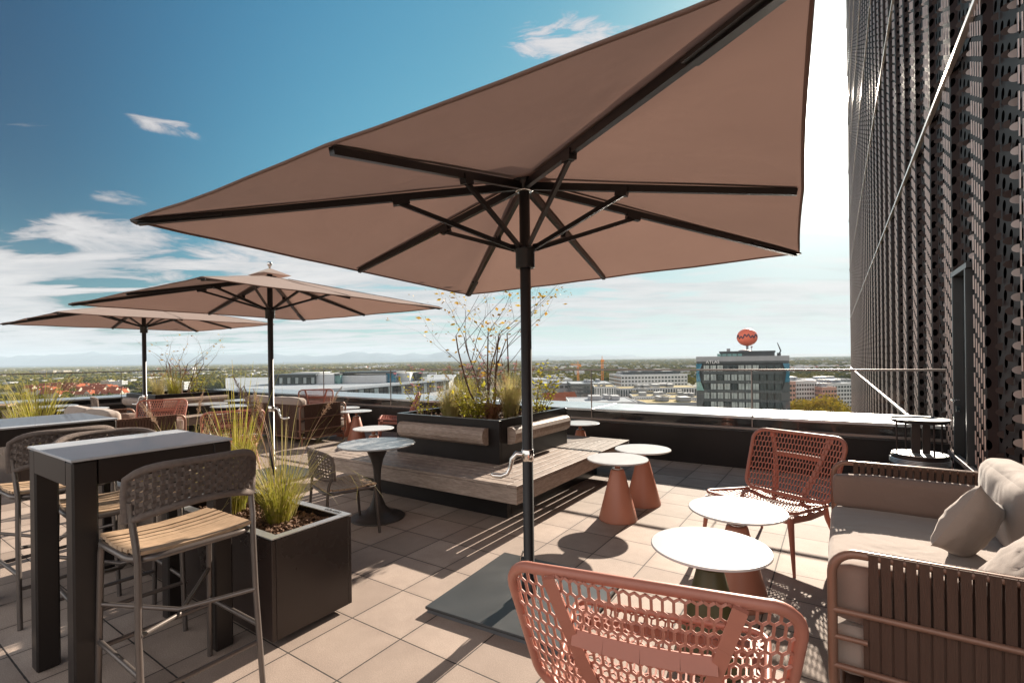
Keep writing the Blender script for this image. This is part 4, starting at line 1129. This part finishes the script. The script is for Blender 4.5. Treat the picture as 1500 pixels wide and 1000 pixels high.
# the neighbouring low office complex to the left of the tower, same height as our parapet
def annex():
    b=empty('office_complex',(0,0,0),0,label='long white-roofed office complex just below the terrace, behind the chairs',cat='building')
    def q(px,D): return (pxdir(px)*D,D)
    lower=[q(300,92),q(640,92),q(668,205),q(330,170)]
    m=MB(); m.prism([q(295,95),q(652,80),q(690,150),q(662,250),q(300,215)],-60,-11.2); m.build('lower_wall','white',b)
    m=MB(); m.prism([q(293,94),q(653,79),q(692,150),q(663,252),q(299,217)],-11.2,-10.7); m.build('lower_roof','roof',b)
    up=[q(330,118),q(500,135),q(662,196),q(668,250),q(330,240)]
    m=MB(); m.prism([q(334,121),q(500,137.5),q(657,199),q(664,247),q(334,237)],-10.7,-6.6); m.build('upper_wall','grayb',b)
    m=MB(); m.prism(up,-6.6,-5.9); m.build('upper_roof','roof',b)
    # glazed strip below the upper roof
    a,c=Vector((*q(500,137.2),0)),Vector((*q(657,198.4),0)); n=26; d=(c-a)
    for i in range(n):
        p0_=a+d*((i+.08)/n); p1_=a+d*((i+.92)/n); m=MB(); m.beam((p0_.x,p0_.y-.25,-8.7),(p1_.x,p1_.y-.25,-8.7),.2,3.4); m.build('window','glass_d' if i%3 else 'glass_l',b)
    a,c=Vector((*q(334,120.7),0)),Vector((*q(500,137.2),0)); d=c-a; n=14
    m=MB()
    for i in range(n):
        p0_=a+d*((i+.1)/n); p1_=a+d*((i+.9)/n); m.beam((p0_.x,p0_.y-.2,-8.9),(p1_.x,p1_.y-.2,-8.9),.2,2.6)
    m.build('side_windows','glass_d',b)
    def blk(x0,x1,yt,D,dp,mt,name,zb=-5.9,ov=0):
        X0,X1=pxdir(x0)*D,pxdir(x1)*D; z=ztop(yt,(x0+x1)/2,D); m=MB(); m.box(((X0+X1)/2,D+dp/2,(z+zb)/2),(X1-X0+ov,dp,z-zb)); return m.build(name,mt,b),X0,X1,z
    g,X0,X1,z=blk(397,461,549.5,160,14,'darkb','glazed_pavilion')
    for i in range(11):
        x=lerp(X0,X1,(i+.5)/11); m=MB(); m.box((x,159.9,(z-5.9)/2-.25),((X1-X0)/11-.35,.2,z+5.9-1.1)); m.build('window','glass_d' if i%2 else 'glass_l',g)
    m=MB(); m.box(((X0+X1)/2,167,z+.1),(X1-X0+1,15,.5)); m.build('pavilion_roof','darkb',g)
    blk(428,468,545.5,172,10,'white','rooftop_block'); blk(461,489,548,161,16,'white','rooftop_block')
    g,X0,X1,z=blk(489,498,549,162,14,'glass_m','stair_glass'); m=MB(); m.box(((X0+X1)/2,169,z+.15),(X1-X0,15,.6)); m.build('stair_roof','darkb',g)
    blk(498,565,549.5,164,18,'white','rooftop_block'); 
    g,X0,X1,z=blk(565,579,546,166,14,'glass_t','stair_glass'); m=MB(); m.box((X0-6,173,z+.15),(X1-X0+16,15,.7)); m.build('stair_roof','darkb',g)
    blk(579,600,546,170,16,'white','rooftop_block'); g,X0,X1,z=blk(600,617,547,176,12,'glass_d','stair_glass',); m=MB(); m.box(((X0+X1)/2,182,z+.15),(X1-X0+1,13,.6)); m.build('stair_roof','darkb',g)
annex()
# mid-distance buildings right of the umbrella pole
building('office_building','long white office block with dark upper storey, above the other white blocks',908,1006,549,560,60,'white',.03,5,20,4.2)
building('office_building','dark flat-topped upper storey on the long white office block',915,996,544.5,585,40,'darkb',.03,1,16,4,cat='building')
building('office_building','dark low office building left of the white courtyard blocks',838,902,562.5,470,60,'darkb',-.05,4,14,4,'roof','glass_d')
building('office_building','white block with tall narrow windows, left of the courtyard blocks',874,905,567,420,34,'white',-.12,4,9,4.2,'green_roof','glass_d',True)
building('office_building','white courtyard block with tall narrow windows in front of the dark building',905,962,569,455,30,'white',.1,4,15,4,'green_roof','glass_d',True)
building('office_building','white courtyard block with sedum roof left of the tower',958,1026,568,470,40,'white',-.1,4,18,4,'green_roof','glass_d',True)
building('office_building','nearest white courtyard block with narrow windows, at the parapet edge',930,985,581,390,26,'white',-.15,4,17,4,'green_roof','glass_d',True)
building('office_building','white narrow-windowed block touching the tower at its left foot',978,1030,583,370,30,'white',.14,4,15,4,'green_roof','glass_d',True)
building('office_building','dark roof pavilion among the white courtyard blocks',926,962,574.5,430,14,'darkb',-.1,1,8,3,'green_roof')
building('office_building','second dark roof pavilion beside the tower',976,1012,577,410,14,'darkb',.1,1,8,3,'green_roof')
building('warehouse','pale low warehouse right of the parasol pole',782,838,556,640,70,'white',0,2,8,4,'roof','glass_d')
building('warehouse','white industrial hall above the red roof',795,846,562,520,50,'grayb',.05,1,7,5,'roof','glass_d')
building('warehouse','long low pale roof just above the parapet, right of the shrub',836,935,590,300,40,'white',-.06,1,12,4,'roof','glass_d')
building('warehouse','flat grey roof between the courtyard blocks and the tower',945,1030,591,290,30,'grayb',.03,1,9,4,'green_roof','glass_d')
building('apartment_block','pink apartment block right of the tower',1152,1166,560,330,26,'pinkb',-.05,8,3,3.1)
building('apartment_block','white apartment block with many balconies right of the tower',1166,1196,559,350,30,'white',0,9,8,3.1)
building('apartment_block','pale apartment block beyond the yellow trees',1196,1214,563,360,30,'white',.1,7,5,3.1)
building('apartment_block','low pink house row behind the yellow trees',1206,1226,568,340,16,'pinkb',-.1,5,5,3.1)
building('apartment_block','white stepped apartment block at the facade edge',1218,1260,562,390,30,'white',.1,6,9,3.1)
building('apartment_block','wide grey building far behind the apartment blocks',1190,1250,556,600,40,'grayb',0,4,12,4)
building('apartment_block','cream block of flats above the red-roofed rows at the left',147,159,557.5,1150,18,'render',0,4,6,3.2)
building('apartment_block','white block of flats right of the cream one, above the red roofs',159,178,558.5,1150,18,'white',0,4,9,3.2)
building('apartment_block','yellowish tall block beside the far left tree stems',228,246,556,900,20,'render',.1,7,5,3.2)
building('apartment_block','white slab block right of the far left tree stems',250,268,560,900,20,'white',.1,6,5,3.2)
building('apartment_block','tall white block on the left horizon',272,281,538,2300,30,'white',.1,9,5,3.5)
building('warehouse','long white hall at the left, behind the farthest parasol pole',180,218,553,1700,60,'white',0,2,9,5)
building('warehouse','white hall between the farthest pole and the young tree',190,230,548.5,2300,80,'white',0,2,9,5)
building('warehouse','pale hall left on the plain',48,78,543,3300,90,'render',0,2,9,5)
building('warehouse','yellow hall right of the pale one on the left plain',83,93,543,3200,60,'render',0,2,9,5)
# cranes
def crane(label,px,ytop,D,jib):
    h=ztop(ytop,px,D)-GZ; c=empty('tower_crane',(pxdir(px)*D,D,GZ),0,label=label,cat='crane',group='orange tower cranes')
    m=MB(); w=2.2
    for sx in(-1,1):
        for sy in(-1,1): m.beam((sx*w/2,sy*w/2,0),(sx*w/2,sy*w/2,h),.35,.35)
    k=0
    while k*3<h-3:
        for s in(-1,1): m.beam((-w/2,s*w/2,k*3),(w/2,s*w/2,k*3+3),.25,.25); m.beam((s*w/2,-w/2,k*3),(s*w/2,w/2,k*3+3),.25,.25)
        k+=1
    m.build('mast','orange',c)
    m=MB(); m.beam((0,0,h-1),(jib,40,h-1),.9,1.4); m.beam((0,0,h-1),(-jib*.35,-12,h-1),1,1.4); m.box((-jib*.35,-12,h-2.5),(2,3,2.5)); m.box((1.5,0,h-2),(2,2,2.4)); m.beam((0,0,h),(0,0,h+4),.6,.6); m.build('jib','orange',c)
crane('tall orange tower crane above the white office blocks',882,526,620,8)
crane('shorter orange tower crane left of the tall one',846.5,533,680,-5)
# red-roofed terraces
def gable_house(w,d,h,rh):
    b=bpy.data.objects.new('red_roofed_house',None); COL.objects.link(b)
    m=MB(); m.box((0,0,h/2),(w,d,h)); m.add([(-w/2,-d/2,h),(-w/2,d/2,h),(-w/2,0,h+rh),(w/2,-d/2,h),(w/2,d/2,h),(w/2,0,h+rh)],[(0,2,1),(3,4,5)]); m.build('wall','render',b)
    m=MB(); o=.5
    for s in(-1,1):
        m.beam((0,s*(d/4+.2),h+rh/2-.1),(0,s*(d/4+.2)+.001,h+rh/2-.1),.01,.01)
        sl=math.hypot(d/2+.4,rh*(d/2+.4)/(d/2)); ang=math.atan2(rh,d/2)
        mt=Matrix.Rotation(-s*ang,3,'X'); m.box((0,s*(d/4+.1),h+rh/2-.05),(w+.6,sl,.25),mtx=mt)
    m.build('roof','redroof',b)
    m=MB(); m.box((w*.2,.8,h+rh),(.9,.9,2)); m.build('chimney','pinkb',b)
    m=MB()
    for i in range(4):
        for z in(1.6,4.4): m.box((-w/2+w*(i+.5)/4,-d/2-.04,z),(1.2,.1,1.4))
    m.build('windows','glass_d',b)
    return b
h0=gable_house(14,10,6,5); tag(h0,'red tiled gabled house in the rows below the left horizon','house','red-roofed houses at the left')
rnd=random.Random(2); first=True
for i in range(62):
    row=i%4; D=[830,905,985,1070][row]+rnd.uniform(-15,15)
    px=lerp([60,46,40,60][row],[182,186,182,150][row],(i//4+.5+rnd.uniform(-.15,.15))/16)
    o=h0 if first else copy_tree(h0); first=False
    o.location=(pxdir(px)*D,D,GZ+6+row*1.2); o.rotation_euler=(0,0,rnd.choice((.1,.1,.15,PI/2+.1)))
    s=rnd.uniform(.9,1.25); o.scale=(s,s,s)
hr=gable_house(30,20,9,9); tag(hr,'large pink-red tiled roof just right of the parasol pole','house'); D=430; hr.location=(pxdir(818)*D,D,ztop(583,818,D)-13); hr.rotation_euler=(0,0,.3)
# trees of the plain
def crown_mesh(name,seed,mt,faces=170,trunk=True):
    rnd=random.Random(seed); m=MB()
    blobs=[(Vector((rnd.gauss(0,.26),rnd.gauss(0,.26),rnd.uniform(.45,.95))),rnd.uniform(.22,.4)) for _ in range(7)]
    for i in range(faces):
        c,r=rnd.choice(blobs); d=Vector((rnd.gauss(0,1),rnd.gauss(0,1),rnd.gauss(.15,1))).normalized(); p=c+d*r*rnd.uniform(.75,1.05)
        n=(d+Vector((rnd.gauss(0,.5),rnd.gauss(0,.5),rnd.gauss(0,.5)))).normalized(); x=n.orthogonal().normalized(); y=n.cross(x); s=rnd.uniform(.05,.10)*(170/faces)**.35
        a=rnd.uniform(0,PI); x,y=x*math.cos(a)+y*math.sin(a),y*math.cos(a)-x*math.sin(a)
        m.add([p-x*s-y*s*.6,p+x*s-y*s*.6,p+x*s*.5+y*s,p-x*s*.7+y*s*.8],[(0,1,2,3)])
    for c,r in blobs:
        o=[];N1=6
        vs=[];fs=[]
        for j in range(1,5):
            for k in range(N1):
                th=PI*j/5; ph=2*PI*k/N1; vs.append(c+Vector((math.sin(th)*math.cos(ph),math.sin(th)*math.sin(ph),math.cos(th)))*r*.8)
        for j in range(3):
            for k in range(N1): fs.append((j*N1+k,(j+1)*N1+k,(j+1)*N1+(k+1)%N1,j*N1+(k+1)%N1))
        fs.append(tuple(range(N1))); fs.append(tuple(range(3*N1,4*N1))[::-1]); m.add(vs,fs)
    return m
base=[]
for s in range(4):
    m=crown_mesh('tree',s,'crown'); m.tube([(0,0,0),(0,0,.5)],[.04,.02],5); base.append(m.build('deciduous_tree','crown'))
used=set()
ann=lambda px,D: (290<px<690 and 70<D<262)
blocked=[(pxdir(a)*d-6,pxdir(b)*d+6,d-10,d+70) for a,b,d in ((900,1010,555),(836,905,465),(870,965,415),(955,1030,465),(928,1030,365),(780,850,515),(834,1030,285),(1150,1262,325),(1150,1262,385),(780,840,635))]
def free(X,Y): return not any(a<X<b and c<Y<d for a,b,c,d in blocked)
cnt=0; rnd=random.Random(8)
while cnt<296:
    px=rnd.uniform(-20,1260); D=rnd.uniform(360,1500) if px<390 else rnd.uniform(330,1400)
    if 390<px<700: D=rnd.uniform(330,1500)
    if px<250 and 800<D<1110 and 35<px<190 and rnd.random()<.8: continue
    X=pxdir(px)*D
    if not free(X,D): continue
    if 1028<px<1153 and D>180 : continue
    if px>700 and rnd.random()<.35: continue
    hgt=rnd.uniform(12,20)*(1 if D>500 else 1)
    if cnt<4: o=base[cnt]
    else:
        o=base[rnd.randrange(4)].copy(); COL.objects.link(o)
    o.location=(X,D,GZ-.5); o.rotation_euler=(0,0,rnd.uniform(0,6.28)); o.scale=(hgt*1.05,hgt*1.05,hgt*.9)
    tag(o,'yellow-green autumn tree on the plain below the terrace','tree','autumn trees of the plain'); cnt+=1
# golden trees near the facade
for i,(px,yt,D,hh,lb) in enumerate(((1166,590,255,17,'golden autumn tree at the foot of the tower'),(1190,580,270,21,'golden autumn tree in front of the white apartment block'),(1216,575,285,24,'largest golden autumn tree right of the apartment block'),(1236,577,300,24,'golden autumn tree at the facade edge, behind the others'),(1228,586,260,20,'golden autumn tree at the facade edge, in front'))):
    zt=ztop(yt,px,D); zb=zt-hh*1.25; g=empty('golden_tree',(pxdir(px)*D,D,zb),i*1.3,label=lb,cat='tree',group='golden trees by the facade')
    m=crown_mesh('c',50+i,'goldcrown',3200); m.v=[(x*hh,y*hh,z*hh*.95) for x,y,z in m.v]; m.build('crown','goldcrown',g)
    m=MB(); m.tube([(0,0,GZ-zb-1),(0,0,hh*.3),(.5,0,hh*.7)],[.7,.5,.15],7); m.build('trunk','bark',g)
# everything farther off that nobody could count
def stuff_field(name,label,cat,n,mt,seed,kind):
    rnd=random.Random(seed); V=[];F=[]
    for i in range(n):
        px=rnd.uniform(-60,1330)
        D=math.exp(rnd.uniform(math.log(1150 if kind=='tree' else 1200),math.log(17000)))
        X=pxdir(px)*D
        dens=noise.noise(Vector((X/900,D/900,seed)))+.5*noise.noise(Vector((X/300,D/300,seed+3)))
        left=px<700
        if kind=='tree':
            if dens<-.22: continue
            s=rnd.uniform(7,13)*(max(1,D/1500))**.75; hgt=rnd.uniform(9,17)*(1 if D<3000 else 1.1)
            o=len(V); k=6
            a0=rnd.uniform(0,6)
            for z,rr in((0,.75),(.55,1),(.9,.6)):
                for q in range(k): 
                    a=a0+2*PI*q/k; V.append((X+s*rr*math.cos(a)*rnd.uniform(.8,1.1),D+s*rr*math.sin(a),GZ-1+hgt*z*rnd.uniform(.9,1.08)))
            V.append((X+rnd.uniform(-2,2),D,GZ+hgt*1.02))
            for j in range(2):
                for q in range(k): F.append((o+j*k+q,o+j*k+(q+1)%k,o+(j+1)*k+(q+1)%k,o+(j+1)*k+q))
            for q in range(k): F.append((o+2*k+q,o+2*k+(q+1)%k,o+3*k))
        else:
            if dens>(.12 if left else .42): continue
            w=rnd.uniform(10,34)*(max(1,D/2500))**.6; d=rnd.uniform(10,24); hgt=rnd.uniform(5,13)*(1.5 if rnd.random()<.12 else 1)
            if kind=='red' : w=rnd.uniform(8,16)*(max(1,D/2500))**.5; hgt=rnd.uniform(7,10)
            o=len(V)
            for z in(GZ-1,GZ+hgt):
                for sx,sy in((-1,-1),(1,-1),(1,1),(-1,1)): V.append((X+sx*w/2,D+sy*d/2,z))
            F+=[(o+4,o+5,o+6,o+7)]+[(o+q,o+(q+1)%4,o+4+(q+1)%4,o+4+q) for q in range(4)]
    me=bpy.data.meshes.new(name); me.from_pydata(V,[],F); me.materials.append(M[mt]); o=bpy.data.objects.new(name,me); COL.objects.link(o)
    tag(o,label,cat,kind='stuff')
stuff_field('distant_forest','far woods and tree belts covering the plain to the horizon','forest',30000,'forest',1,'tree')
stuff_field('distant_town','pale far buildings scattered between the woods','town',6500,'farwhite',2,'box')
stuff_field('distant_roofs','far reddish roofs scattered over the plain','town',2600,'redroof',5,'red')
# mountains and wooded ridges
def ridge(name,label,D,x0,x1,fn,mt,dep,n=160):
    m=MB(); R_=5
    def P(u,v):
        X=lerp(x0,x1,u); h=fn(X); t=v*2-1; sh=math.cos(t*PI/2)**1.3
        return Vector((X,D+t*dep,GZ-5+h*sh*(1+.25*noise.noise(Vector((X/900,t*3,1))))))
    m.grid(P,n,10); tag(m.build(name,mt),label,'mountains' if 'mount' in name else 'hills',kind='structure')
def alps(X):
    u=X/1000
    env=max(0,min(1,(2-u)/8))*.55+.45
    n=noise.noise(Vector((u/2.6,3.3,0)))*.5+noise.noise(Vector((u/1.1,7,0)))*.3+noise.noise(Vector((u/.45,1,0)))*.14
    return max(40,(430+ (150 if u<-19 else 0)+380*n)*env+60)
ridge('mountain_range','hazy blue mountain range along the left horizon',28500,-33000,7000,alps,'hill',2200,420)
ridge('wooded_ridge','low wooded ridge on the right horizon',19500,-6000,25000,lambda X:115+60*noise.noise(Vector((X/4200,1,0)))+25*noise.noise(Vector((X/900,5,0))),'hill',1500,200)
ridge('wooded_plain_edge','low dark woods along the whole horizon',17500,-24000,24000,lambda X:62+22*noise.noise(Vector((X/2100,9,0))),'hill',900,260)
# ---------------------------------------------------------------- air
m=MB(); m.box((0,0,0),(1,1,1)); hz_=m.build('haze',None) if False else None
HM=bpy.data.materials.new('air_haze'); HM.use_nodes=True; nt=HM.node_tree; nt.nodes.clear()
o=N(nt,'ShaderNodeOutputMaterial'); pv=N(nt,'ShaderNodeVolumePrincipled'); pv.inputs['Color'].default_value=(.68,.85,1,1); pv.inputs['Density'].default_value=3.8e-5; pv.inputs['Anisotropy'].default_value=.0
L(nt,pv.outputs[0],o.inputs['Volume'])
m=MB(); m.box((0,13500,(GZ-6+760)/2),(70000,37000,760-(GZ-6))); hb=m.build('haze',HM); tag(hb,'thin blue air haze over the plain','haze',kind='stuff')
# ---------------------------------------------------------------- light, sky
SUN_AZ=R(33.2); SUN_EL=R(23.6)
sd=Vector((math.sin(SUN_AZ)*math.cos(SUN_EL),math.cos(SUN_AZ)*math.cos(SUN_EL),math.sin(SUN_EL)))
lt=bpy.data.lights.new('sun','SUN'); lt.energy=4.6; lt.angle=R(.5); lt.color=(1,.86,.71)
lo=bpy.data.objects.new('sun',lt); COL.objects.link(lo); lo.rotation_euler=(-sd).to_track_quat('-Z','Y').to_euler(); lo.location=(0,0,50)
w=bpy.data.worlds.new('World'); SC.world=w; w.use_nodes=True; nt=w.node_tree
bg=nt.nodes['Background']; bg.inputs[1].default_value=.069
sky=N(nt,'ShaderNodeTexSky',sky_type='NISHITA'); sky.sun_disc=False; sky.sun_elevation=SUN_EL; sky.sun_rotation=SUN_AZ; sky.altitude=500; sky.air_density=1.2; sky.dust_density=1.0; sky.ozone_density=3
tc=N(nt,'ShaderNodeTexCoord'); s=N(nt,'ShaderNodeSeparateXYZ'); L(nt,tc.outputs['Generated'],s.inputs[0])
x,y,z=s.outputs
zc=math_n(nt,'MAXIMUM',z,0.0)
inv=math_n(nt,'DIVIDE',1,math_n(nt,'ADD',zc,.055))
cb=N(nt,'ShaderNodeCombineXYZ'); L(nt,math_n(nt,'MULTIPLY',x,inv),cb.inputs[0]); L(nt,math_n(nt,'MULTIPLY',y,inv),cb.inputs[1])
mp=N(nt,'ShaderNodeMapping'); mp.inputs['Rotation'].default_value=(0,0,R(-32)); mp.inputs['Scale'].default_value=(.55,1.3,1); L(nt,cb.outputs[0],mp.inputs[0])
n1=N(nt,'ShaderNodeTexNoise'); n1.inputs['Scale'].default_value=1.15; n1.inputs['Detail'].default_value=10; n1.inputs['Roughness'].default_value=.58; n1.inputs['Distortion'].default_value=.35; L(nt,mp.outputs[0],n1.inputs[0])
n2=N(nt,'ShaderNodeTexNoise'); n2.inputs['Scale'].default_value=.16; n2.inputs['Detail'].default_value=4; L(nt,mp.outputs[0],n2.inputs[0])
def ss(v,a,b):
    mr=N(nt,'ShaderNodeMapRange',interpolation_type='SMOOTHSTEP'); mr.inputs[1].default_value=a; mr.inputs[2].default_value=b
    L(nt,v,mr.inputs[0]); return mr.outputs[0]
# cumulus band low down
low=math_n(nt,'SUBTRACT',1,ss(z,.10,.30))
thr=math_n(nt,'ADD',math_n(nt,'MULTIPLY',low,.18),math_n(nt,'MULTIPLY_ADD',n2.outputs[0],.5,-.25))
cm=ss(math_n(nt,'ADD',n1.outputs[0],thr),.58,.70)
# a few hand placed wispy clouds, by compass direction and height
def blob(px,py,rx,ry,amp=1.0):
    d=Vector(((px-750)/710,1,-(py-hz(px))/710)); az=math.atan2(d.x,d.y); el=math.atan2(d.z,math.hypot(d.x,d.y))
    A=math_n(nt,'ARCTAN2',x,y); E=math_n(nt,'ARCSINE',z)
    k=math.cos(az)**2
    a=math_n(nt,'DIVIDE',math_n(nt,'SUBTRACT',A,az),rx/710*k); e=math_n(nt,'DIVIDE',math_n(nt,'SUBTRACT',E,el),ry/710*math.cos(az))
    q=math_n(nt,'ADD',math_n(nt,'MULTIPLY',a,a),math_n(nt,'MULTIPLY',e,e))
    return math_n(nt,'MULTIPLY',math_n(nt,'SUBTRACT',1,ss(q,.0,1.0)),amp)
mask=None
for b_ in ((165,345,150,38,1.1),(400,378,190,42,1.0),(250,186,95,16,.5),(180,290,80,14,.5),(830,60,150,40,.62),(560,400,160,30,.7),(20,440,110,28,1.1),(215,400,110,22,.8),(1180,320,60,30,1.0),(60,505,260,26,.9),(600,470,200,22,.6),(1140,455,130,20,.7),(420,490,160,18,.9)):
    v=blob(*b_); mask=v if mask is None else math_n(nt,'MAXIMUM',mask,v)
n3=N(nt,'ShaderNodeTexNoise'); n3.inputs['Scale'].default_value=1.5; n3.inputs['Detail'].default_value=11; n3.inputs['Roughness'].default_value=.62; n3.inputs['Distortion'].default_value=.6; L(nt,mp.outputs[0],n3.inputs[0])
c4=N(nt,'ShaderNodeCombineXYZ'); L(nt,math_n(nt,'MULTIPLY_ADD',math_n(nt,'ARCTAN2',x,y),3.0,math_n(nt,'MULTIPLY',z,3.5)),c4.inputs[0]); L(nt,math_n(nt,'MULTIPLY',math_n(nt,'ARCSINE',z),13.0),c4.inputs[1])
n4=N(nt,'ShaderNodeTexNoise'); n4.inputs['Scale'].default_value=2.0; n4.inputs['Detail'].default_value=12; n4.inputs['Roughness'].default_value=.66; n4.inputs['Distortion'].default_value=1.1; L(nt,c4.outputs[0],n4.inputs[0])
cw=math_n(nt,'MULTIPLY',math_n(nt,'MULTIPLY',mask,1.6,clamp=True),ss(math_n(nt,'ADD',n4.outputs[0],math_n(nt,'MULTIPLY',mask,.34)),.66,.98))
cloud=math_n(nt,'MULTIPLY',math_n(nt,'MAXIMUM',math_n(nt,'MULTIPLY',cm,.85),cw),ss(z,-.002,.02))
# thin veil
veil=math_n(nt,'MULTIPLY',ss(n2.outputs[0],.45,.75),.02)
cloud=math_n(nt,'MAXIMUM',cloud,veil)
# colour of the clear sky: deeper teal away from the sun
skyc=mix_rgb(nt,1.0,sky.outputs[0],(.40,.86,.95),'MULTIPLY')
hs=N(nt,'ShaderNodeGamma'); L(nt,skyc,hs.inputs[0]); hs.inputs[1].default_value=1.45; skyc=mix_rgb(nt,1.0,hs.outputs[0],(.36,.38,.36),'MULTIPLY')
dt=N(nt,'ShaderNodeVectorMath',operation='DOT_PRODUCT'); nrm=N(nt,'ShaderNodeVectorMath',operation='NORMALIZE'); L(nt,tc.outputs['Generated'],nrm.inputs[0]); L(nt,nrm.outputs[0],dt.inputs[0]); dt.inputs[1].default_value=sd
dd=math_n(nt,'MAXIMUM',dt.outputs['Value'],0)
ccol=mix_rgb(nt,ss(n3.outputs[0],.35,.75),(9,9.2,9.8),(36,31,29.5))
skyc=mix_rgb(nt,1.0,skyc,mix_rgb(nt,ss(dd,.25,.80),mix_rgb(nt,ss(z,.02,.30),(.42,.62,.62),(.02,.40,.47)),(2.7,2.25,2.1)),'MULTIPLY')
col=mix_rgb(nt,cloud,skyc,ccol)
glow=math_n(nt,'ADD',math_n(nt,'MULTIPLY',math_n(nt,'POWER',dd,30),1.0),math_n(nt,'ADD',math_n(nt,'MULTIPLY',math_n(nt,'POWER',dd,110),12),math_n(nt,'MULTIPLY',math_n(nt,'POWER',dd,900),90)))
sc_=N(nt,'ShaderNodeSeparateColor'); L(nt,col,sc_.inputs[0]); cc_=N(nt,'ShaderNodeCombineColor')
for i_ in range(3): L(nt,math_n(nt,'DIVIDE',sc_.outputs[i_],math_n(nt,'MULTIPLY_ADD',sc_.outputs[i_],.215,1)),cc_.inputs[i_])
col=cc_.outputs[0]
back_fill=math_n(nt,'MULTIPLY',math_n(nt,'SUBTRACT',1,ss(math_n(nt,'ADD',dt.outputs['Value'],math_n(nt,'MULTIPLY_ADD',n3.outputs[0],.3,-.15)),-.40,.06)),ss(z,-.05,.1))  # bright unseen sky added behind the camera to fill the shadows
col=mix_rgb(nt,back_fill,col,(7.4,6.9,6.6))
gc=N(nt,'ShaderNodeCombineColor'); L(nt,glow,gc.inputs[0]); L(nt,math_n(nt,'MULTIPLY',glow,.94),gc.inputs[1]); L(nt,math_n(nt,'MULTIPLY',glow,.84),gc.inputs[2])
col=mix_rgb(nt,1.0,col,gc.outputs[0],'ADD')
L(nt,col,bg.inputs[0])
# ---------------------------------------------------------------- camera
cam=bpy.data.cameras.new('camera'); co=bpy.data.objects.new('camera',cam); COL.objects.link(co)
cam.sensor_width=36; cam.lens=36*710/1500; cam.shift_y=26/1500; cam.clip_start=.02; cam.clip_end=90000
co.location=(0,0,1.5); co.rotation_euler=(Matrix.Rotation(R(90),3,'X')@Matrix.Rotation(R(-.75),3,'Z')).to_euler()
SC.camera=co
SC.view_settings.view_transform='Standard'; SC.view_settings.look='None'; SC.view_settings.exposure=1.53; SC.view_settings.gamma=1
SC.render.resolution_x=1024; SC.render.resolution_y=682
SC.cycles.max_bounces=10; SC.cycles.transparent_max_bounces=24; SC.cycles.sample_clamp_indirect=6; SC.cycles.volume_bounces=0
SC.cycles.caustics_reflective=False; SC.cycles.caustics_refractive=False
